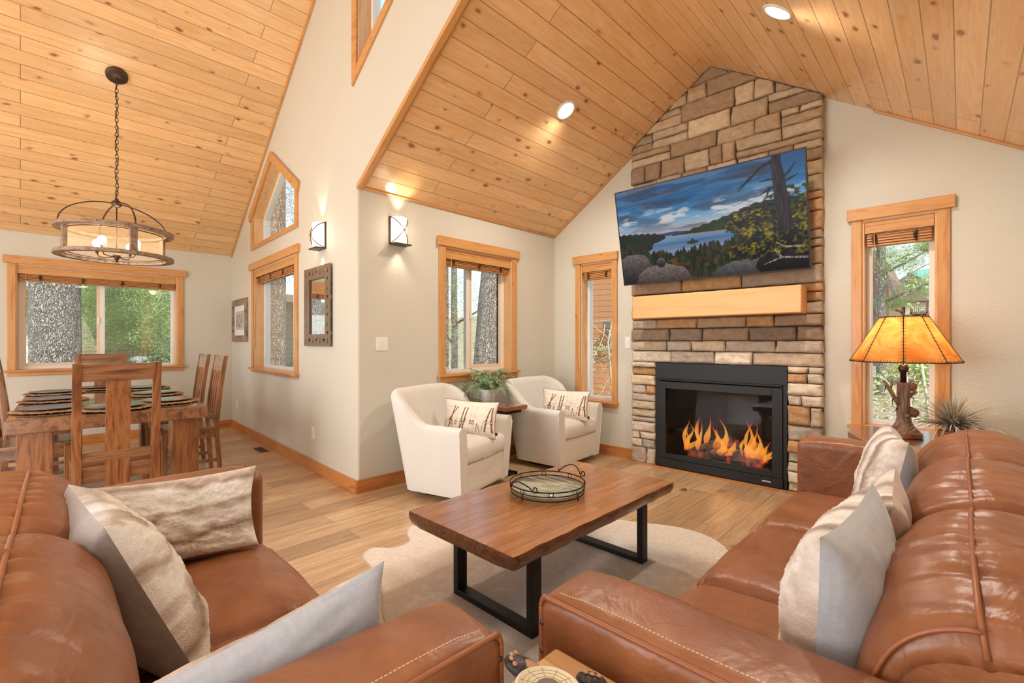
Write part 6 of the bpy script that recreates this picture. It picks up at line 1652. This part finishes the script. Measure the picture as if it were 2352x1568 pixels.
def foliage(mb, centre, rad, n, rnd, size=.05, kind='needle'):
    rs = np.random.RandomState(rnd.randint(0, 10 ** 6)); ncl = max(6, n // 70); per = max(1, n // ncl); R3 = np.array(rad, float)
    d = rs.normal(size=(ncl, 3)); d /= np.linalg.norm(d, axis=1)[:, None]
    p0 = np.array(centre, float) + d * R3 * (rs.rand(ncl, 1) ** .4)
    cdir = rs.normal(size=(ncl, 3)) * [1, 1, .35]; cdir /= np.linalg.norm(cdir, axis=1)[:, None]
    p = np.repeat(p0, per, 0) + np.repeat(cdir, per, 0) * rs.normal(size=(ncl * per, 1)) * (R3[0] * .13 + .05) + rs.normal(size=(ncl * per, 3)) * (R3[0] * .05 + .025)
    m = len(p); a = rs.normal(size=(m, 3)) * [1, 1, .8] + np.repeat(cdir, per, 0) * .8; a /= np.linalg.norm(a, axis=1)[:, None]
    o = np.cross(a, rs.normal(size=(m, 3))); o /= np.linalg.norm(o, axis=1)[:, None]
    b = len(mb.v)
    if kind == 'needle':
        a *= (size * rs.uniform(1.2, 2.6, (m, 1))); o *= size * .13
        V = np.stack([p - o, p + o, p + a], 1).reshape(-1, 3); k = 3
    else:
        a *= size; o *= size * .5
        V = np.stack([p - a, p + o, p + a, p - o], 1).reshape(-1, 3); k = 4
    mb.v += [tuple(q) for q in V.tolist()]; mb.f += [tuple(range(b + k * i, b + k * i + k)) for i in range(m)]; mb.mi += [mb.cur] * m; mb.sm += [False] * m
GT = 'pine trees in the garden'
def pine(label, base, h, r0, r1, crowns, seed, dark=False, lump=.12, branches=(), size=.05, nn=1500, bent=(0, 0)):
    r = thing('pine_tree', label, 'tree', base, 0, GT); rnd = random.Random(seed)
    mb = MB(); tree_trunk(mb, (0, 0, -.1), (bent[0], bent[1], h), r0, r1, seed, lump=lump); mb.build('trunk', M['bark'], r)
    for pts in branches:
        mb = MB(); mb.tube(pts, lambda t_: .035 * (1 - .7 * t_), 7); mb.build('branch', M['bark'], r)
    if crowns:
        mb = MB()
        for (c, rad) in crowns: foliage(mb, c, rad, nn, rnd, size)
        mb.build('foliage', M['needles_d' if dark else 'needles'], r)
    return r
# big trunk in front of the dining window
pine('massive furrowed pine trunk filling the left pane of the dining window', (-10.3, .39, gz), 9, .305, .26, [], 1)
pine('leafy green conifer behind the sliding pane of the dining window', (-13.2, 2.6, gz), 7, .12, .06, [((0, 0, 3.0), (1.6, 1.9, 1.7)), ((-.5, .9, 2.0), (1.2, 1.4, .9)), ((.4, -1.1, 2.6), (1.0, 1.2, 1.3))], 2, False, size=.034, nn=26000)
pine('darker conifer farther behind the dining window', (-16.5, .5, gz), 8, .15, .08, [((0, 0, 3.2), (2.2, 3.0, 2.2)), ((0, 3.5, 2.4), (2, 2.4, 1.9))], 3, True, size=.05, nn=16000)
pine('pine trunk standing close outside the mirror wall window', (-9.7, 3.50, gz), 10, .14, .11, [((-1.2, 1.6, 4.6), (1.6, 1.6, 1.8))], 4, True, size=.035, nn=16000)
pine('pine trunk in the left pane of the window between the armchairs', (-6.45, 4.95, gz), 9, .16, .13, [], 5, bent=(-.1, .1))
pine('stout leaning pine trunk in the right pane of the window between the armchairs', (-5.95, 5.43, gz), 9, .235, .16, [], 6, bent=(.1, .9))
pine('green pine boughs behind the window between the armchairs', (-10.5, 8.6, gz), 7, .10, .05, [((0, 0, 2.8), (1.8, 1.8, 1.5)), ((1.2, 1.0, 1.6), (1.0, 1.0, .5)), ((-1.5, -1.6, 3.0), (1.6, 1.6, 1.6))], 7, size=.035, nn=16000,
     branches=([(0, 0, 2.2), (.9, .2, 2.6), (1.8, .5, 3.1)], [(0, 0, 1.6), (-.9, .3, 2.0), (-1.7, .2, 2.1)]))
pine('slender grey pine outside the window behind the lamp', (-1.20, 12.4, -.05), 9, .085, .065, [((.30, 0, 2.95), (.42, .4, .32)), ((.60, .2, 2.45), (.42, .4, .22)), ((-.15, .2, 3.3), (.4, .3, .35)), ((.75, .1, 3.25), (.22, .3, .14)), ((.15, .3, 2.1), (.35, .3, .14))], 8, size=.026, nn=5000,
     branches=([(0, 0, 2.7), (.4, -.1, 2.9), (.9, -.1, 3.2)], [(0, 0, 2.1), (.4, -.1, 2.3), (.85, -.2, 2.5)]), lump=.05)
r = thing('leafy_tree', 'dark branches with small leaves crossing the sky in the lamp window', 'tree', (.45, 8.0, -.35)); rnd = random.Random(31)
mb = MB(); mb.tube([(.35, 0, -.1), (.3, 0, 1.6), (.32, 0, 4.0)], lambda t_: .09 * (1 - .4 * t_), 10); mb.build('trunk', M['bark'], r)
lv = MB()
for pts in ([(.3, 0, 2.2), (-.3, 0, 2.85), (-.75, .05, 2.82), (-1.2, .1, 2.62)], [(.3, 0, 2.0), (-.25, .1, 2.55), (-.7, .1, 2.62), (-1.05, .1, 2.40)], [(.3, 0, 1.6), (-.2, 0, 2.35), (-.62, 0, 2.40), (-.95, .1, 2.22)], [(.3, 0, 1.3), (-.3, .1, 2.0), (-.62, .1, 2.08), (-.9, .1, 1.95)], [(.3, 0, 2.4), (-.5, .1, 3.05), (-.9, .1, 3.0)]):
    cc = catmull(pts, 8, False); mb = MB(); mb.tube([tuple(p) for p in cc], lambda t_: .012 * (1 - .75 * t_), 5)
    for k in range(6, len(cc), 2):
        d = Vector((rnd.uniform(-1, .2), rnd.uniform(-.4, .4), rnd.uniform(-1, .8))).normalized() * rnd.uniform(.08, .2); mb.tube([tuple(cc[k]), tuple(cc[k] + d * .5 + Vector((0, 0, .01))), tuple(cc[k] + d)], .002, 4)
        foliage(lv, tuple(cc[k] + d), (.05, .04, .05), 12, rnd, .022, 'leaf')
    mb.build('branch', M['bark'], r)
lv.build('foliage', M['needles'], r)
r = thing('aspen_sapling', 'pale aspen saplings on the dirt slope outside the lamp window', 'tree', (-.30, 7.6, -.40))
for (x, y, h) in ((.04, 0, 1.5), (-.12, .1, 1.4)):
    mb = MB(); mb.tube([(x, y, -.2), (x - .02, y, h * .5), (x - .10, y, h)], .014, 7); mb.build('stem', M['twig'], r)
mb = MB(); foliage(mb, (.2, .3, 1.1), (.7, .5, .5), 900, random.Random(3), .03, 'leaf'); mb.build('foliage', M['leaves_y'], r)
def shrub(label, loc, rad, mat, n, size, seed, kind='leaf'):
    mb = MB(); foliage(mb, (0, 0, rad[2] * .8), rad, n, random.Random(seed), size, kind); o = mb.build('shrub', M[mat], None, loc=loc); tag(o, label, 'shrub', 'shrubs in the garden'); return o
shrub('low olive shrub seen at the foot of the window between the armchairs', (-7.3, 7.2, gz), (.9, .9, .55), 'leaves_y', 4000, .05, 1)
shrub('small green shrub on the dirt behind the lamp', (-1.15, 8.6, -.25), (.35, .3, .25), 'needles', 1600, .04, 2)
shrub('green shrub under the dining window conifer', (-12.6, 1.6, gz), (.8, 1.0, .6), 'needles', 3500, .05, 3)
shrub('leafy hedge right of the stone pillar outside the dining window', (-14.6, 3.9, gz), (1.2, 1.6, 1.4), 'needles', 7000, .06, 4)
# leaf litter seen through the lamp window
mb = MB(); rnd = random.Random(12)
for i in range(2600):
    x = rnd.uniform(-3.2, 1.4); y = rnd.uniform(5.4, 12); z = ground_z(x, y) + .02
    a = rnd.uniform(0, 2 * PI); s = rnd.uniform(.02, .045); dx, dy = math.cos(a) * s, math.sin(a) * s
    mb.add([(x - dx, y - dy, z), (x + dy * .6, y - dx * .6, z + rnd.uniform(0, .03)), (x + dx, y + dy, z + rnd.uniform(0, .02)), (x - dy * .6, y + dx * .6, z + .01)], [(0, 1, 2, 3)], False)
o = mb.build('leaf_litter', plain('dry_leaf', (224, 200, 148), .8)); tag(o, 'dry pale leaves scattered on the dirt outside the lamp window', 'leaves', kind='stuff')
# cedar clad neighbour wall behind the slim window
r = thing('neighbour_house', 'house clad in warm cedar boards right behind the slim fireplace window', 'building', (-6.0, 9.2, gz))
mb = MB(); mb.box((0, 0, 2.6), (5.2, .3, 5.4), R_(8)); mb.build('cedar_wall', M['siding_cedar'], r)
Xn = Matrix.Rotation(R_(8), 4, 'Z')
mb = MB(); mb.X = Xn; mb.bx(.35, .75, -.22, -.15, 1.55, 1.9); mb.build('house_window', M['win_light'], r)
mb = MB(); mb.X = Xn; mb.bx(.3, 2.0, -.5, -.15, 2.0, 2.14); mb.build('porch_eave', M['roof_grey'], r)
r = thing('bare_shrub', 'bare pale twigs with yellow buds outside the slim window', 'shrub', (-4.1, 6.6, gz))
mb = MB(); rnd = random.Random(5); tips = []
for i in range(46):
    p = Vector((rnd.uniform(-.7, .7), rnd.uniform(-.3, .3), rnd.uniform(.4, 2.0))); pts = [p.copy()]; d = Vector((rnd.uniform(-1, 1), rnd.uniform(-.4, .4), rnd.uniform(-.35, .45))).normalized()
    for k in range(7): d = (d + Vector((rnd.gauss(0, .25), rnd.gauss(0, .2), rnd.gauss(0, .25)))).normalized(); p = p + d * .12; pts.append(p.copy())
    mb.tube([tuple(q) for q in pts], lambda t_: .006 * (1 - .7 * t_), 4); tips.append(pts[-1]); tips.append(pts[-3])
mb.tube([(0, 0, 0), (.05, 0, .8), (-.05, 0, 1.7), (.1, 0, 2.3)], .016, 6); mb.build('twigs', M['twig'], r)
mb = MB()
for p in tips:
    for q in range(2): foliage(mb, tuple(p), (.03, .03, .03), 6, rnd, .018, 'leaf')
mb.build('buds', M['leaves_y'], r)
# houses beyond the lamp window
r = thing('brown_cabin', 'brown sided steep roofed cabin at the left of the lamp window view', 'building', (-1.5, 17.0, .3))
mb = MB(); mb.prism([(-5, -.6), (.02, -.6), (.02, 2.85), (-.28, 3.6), (-5, 3.6)], 0, 5, 'y'); mb.build('cabin_wall', M['siding_brown'], r)
mb = MB(); mb.prism([(.20, 2.05), (.28, 2.1), (-.10, 3.25), (-.24, 3.5), (-.24, 3.3)], -.4, -.3, 'y'); mb.build('fascia_board', M['roof_grey'], r)
mb = MB(); mb.prism([(-5.2, 2.95), (-.34, 2.95), (-.5, 3.7), (-5.2, 3.7)], -.5, -.05, 'y'); mb.build('shingle_roof', M['roof_brown'], r)
mb = MB(); mb.bx(-.26, -.21, -.03, .02, 1.75, 2.3); mb.bx(-.52, -.40, -.25, -.1, -.6, 2.95); mb.build('cabin_window', M['win_light'], r)
r = thing('green_roof_house', 'distant tan house with arched windows and a pale green metal roof', 'building', (-3.2, 52.0, 3.6)); r.scale = (.75, .75, .75)
mb = MB(); mb.prism([(-4.4, -1.5), (3.6, -1.5), (3.6, 1.9), (-.1, 4.5), (-4.4, 1.6)], 0, 5, 'y'); mb.build('house_wall', M['siding_tan'], r)
mb = MB(); mb.prism([(-.1, 4.7), (4.2, 1.6), (4.2, 1.35), (-.1, 4.42)], -.4, -.2, 'y'); mb.build('gable_board', M['siding_brown'], r)
mb = MB(); mb.prism([(-.1, 4.85), (4.4, 1.6), (6.4, 3.6), (5.5, 4.9), (2.2, 5.05)], .4, 5.2, 'y'); mb.build('metal_roof', M['roof_green'], r)
for x in (-1.35, .15):
    P_a = [(x - .36, 1.6), (x + .36, 1.6)] + [(x + .36 * math.cos(a), 2.9 + .36 * math.sin(a)) for a in [q * PI / 10 for q in range(11)]]
    Pb = [(x + (a - x) * 1.25, 1.5 + (b - 1.5) * 1.06) for a, b in P_a]
    mb = MB(); mb.prism(Pb, -.06, 0, 'y'); fr_ = mb.build('arched_frame', M['white_paint'], r)
    mb = MB(); mb.prism([(a + (x - a) * .1, b) for a, b in P_a], -.09, -.05, 'y'); mb.build('arched_pane', M['win_dark'], fr_)
    mb = MB(); mb.bx(x - .04, x + .04, -.12, -.09, 1.6, 2.9); mb.bx(x - .36, x + .36, -.12, -.09, 2.82, 2.9); mb.build('muntin', M['white_paint'], fr_)
r = thing('wooden_deck', 'brown wooden deck with lattice railing below the green roofed house', 'deck', (-1.9, 40, 2.3))
mb = MB(); mb.bx(-.5, 1.1, 0, 2.5, .75, .9); mb.build('deck_floor', M['siding_brown'], r)
mb = MB(); mb.bx(-.55, 1.15, -.04, .04, 1.42, 1.5); mb.build('handrail', M['siding_brown'], r)
mb = MB()
for i in range(16): mb.bx(-.5 + .105 * i, -.47 + .105 * i, -.02, .02, .9, 1.42)
for i in range(4): mb.bx(-.5, 1.1, -.02, .02, .98 + .12 * i, 1.0 + .12 * i)
mb.build('lattice', M['siding_brown'], r)
for x in (-.5, .3, 1.05):
    mb = MB(); mb.bx(x, x + .1, 0, .1, -.4, 1.5); mb.build('deck_post', M['siding_brown'], r)
mb = MB(); mb.prism([(-1.0, 1.75), (2.4, 1.55), (2.6, 2.0), (-.6, 2.5)], 1.5, 4, 'y'); mb.build('shingle_roof', M['roof_brown'], r)
pine('far rounded pine beside the distant deck', (.6, 30, 1.6), 5, .11, .05, [((0, 0, 2.4), (1.3, 1.0, .9)), ((.6, 0, 1.2), (1.5, 1.2, .7))], 9, size=.07, nn=5000)
shrub('pale leafy shrub low in the right of the lamp window view', (-.75, 14.5, .35), (.7, .5, .45), 'leaves_y', 3500, .035, 8)
# pale garage and porch seen through the dining window
r = thing('garage_building', 'white building with orange garage door at the left of the dining window', 'building', (-19.0, -2.2, gz))
mb = MB(); mb.bx(-.3, .0, -4, 2.6, 0, 4.2); mb.build('garage_wall', M['white_paint'], r)
mb = MB(); mb.bx(0, .06, -1.5, 2.0, .2, 2.3); mb.build('garage_door', M['siding_cedar'], r)
mb = MB(); mb.bx(-.2, .9, -4, 2.8, 3.0, 3.2); mb.build('eave', M['roof_brown'], r)
r = thing('leaning_ski', 'upright yellow and grey ski leaning outside the dining window', 'ski', (-12.0, -.42, gz))
mb = MB(); mb.X = Matrix.Rotation(R_(6), 4, 'X'); mb.rbox((0, 0, 1.35), (.03, .10, 2.5), .012, (3, 4, 20)); mb.build('ski_board', plain('yellow_paint', (232, 200, 70), .4), r)
mb = MB(); mb.X = Matrix.Rotation(R_(4), 4, 'X'); mb.rbox((-.05, .10, 1.4), (.03, .08, 2.6), .012, (3, 4, 20)); mb.build('ski_back', M['roof_grey'], r)
r = thing('porch', 'neighbouring porch with honey log posts on river stone bases', 'porch', (-17.5, 3.2, gz))
mb = MB(); mb.bx(-3, .6, -2.0, 5.2, 3.1, 3.35); mb.build('porch_roof', M['roof_brown'], r)
mb = MB(); mb.bx(-3, -2.8, -2.0, 5.2, 0, 3.1); mb.build('house_wall', M['siding_tan'], r)
mb = MB(); mb.bx(-2.8, -2.74, .2, 2.6, .9, 2.4); mb.build('house_window', M['win_light'], r)
for y in (-.6, 2.2, 4.6):
    mb = MB(); mb.cyl((0, y, 2.2), .15, 1.9); pst = mb.build('log_post', M['log_post'], r)
    mb = MB(); rnd = random.Random(int(y * 10))
    for i in range(60): 
        a = rnd.uniform(0, 2 * PI); mb.sph((.32 * math.cos(a), y + .32 * math.sin(a), rnd.uniform(.0, 1.2)), rnd.uniform(.08, .14), 8, (1, 1, .7))
    mb.cyl((0, y, .65), .32, 1.25); mb.build('stone_base', M['river_stone'], r)
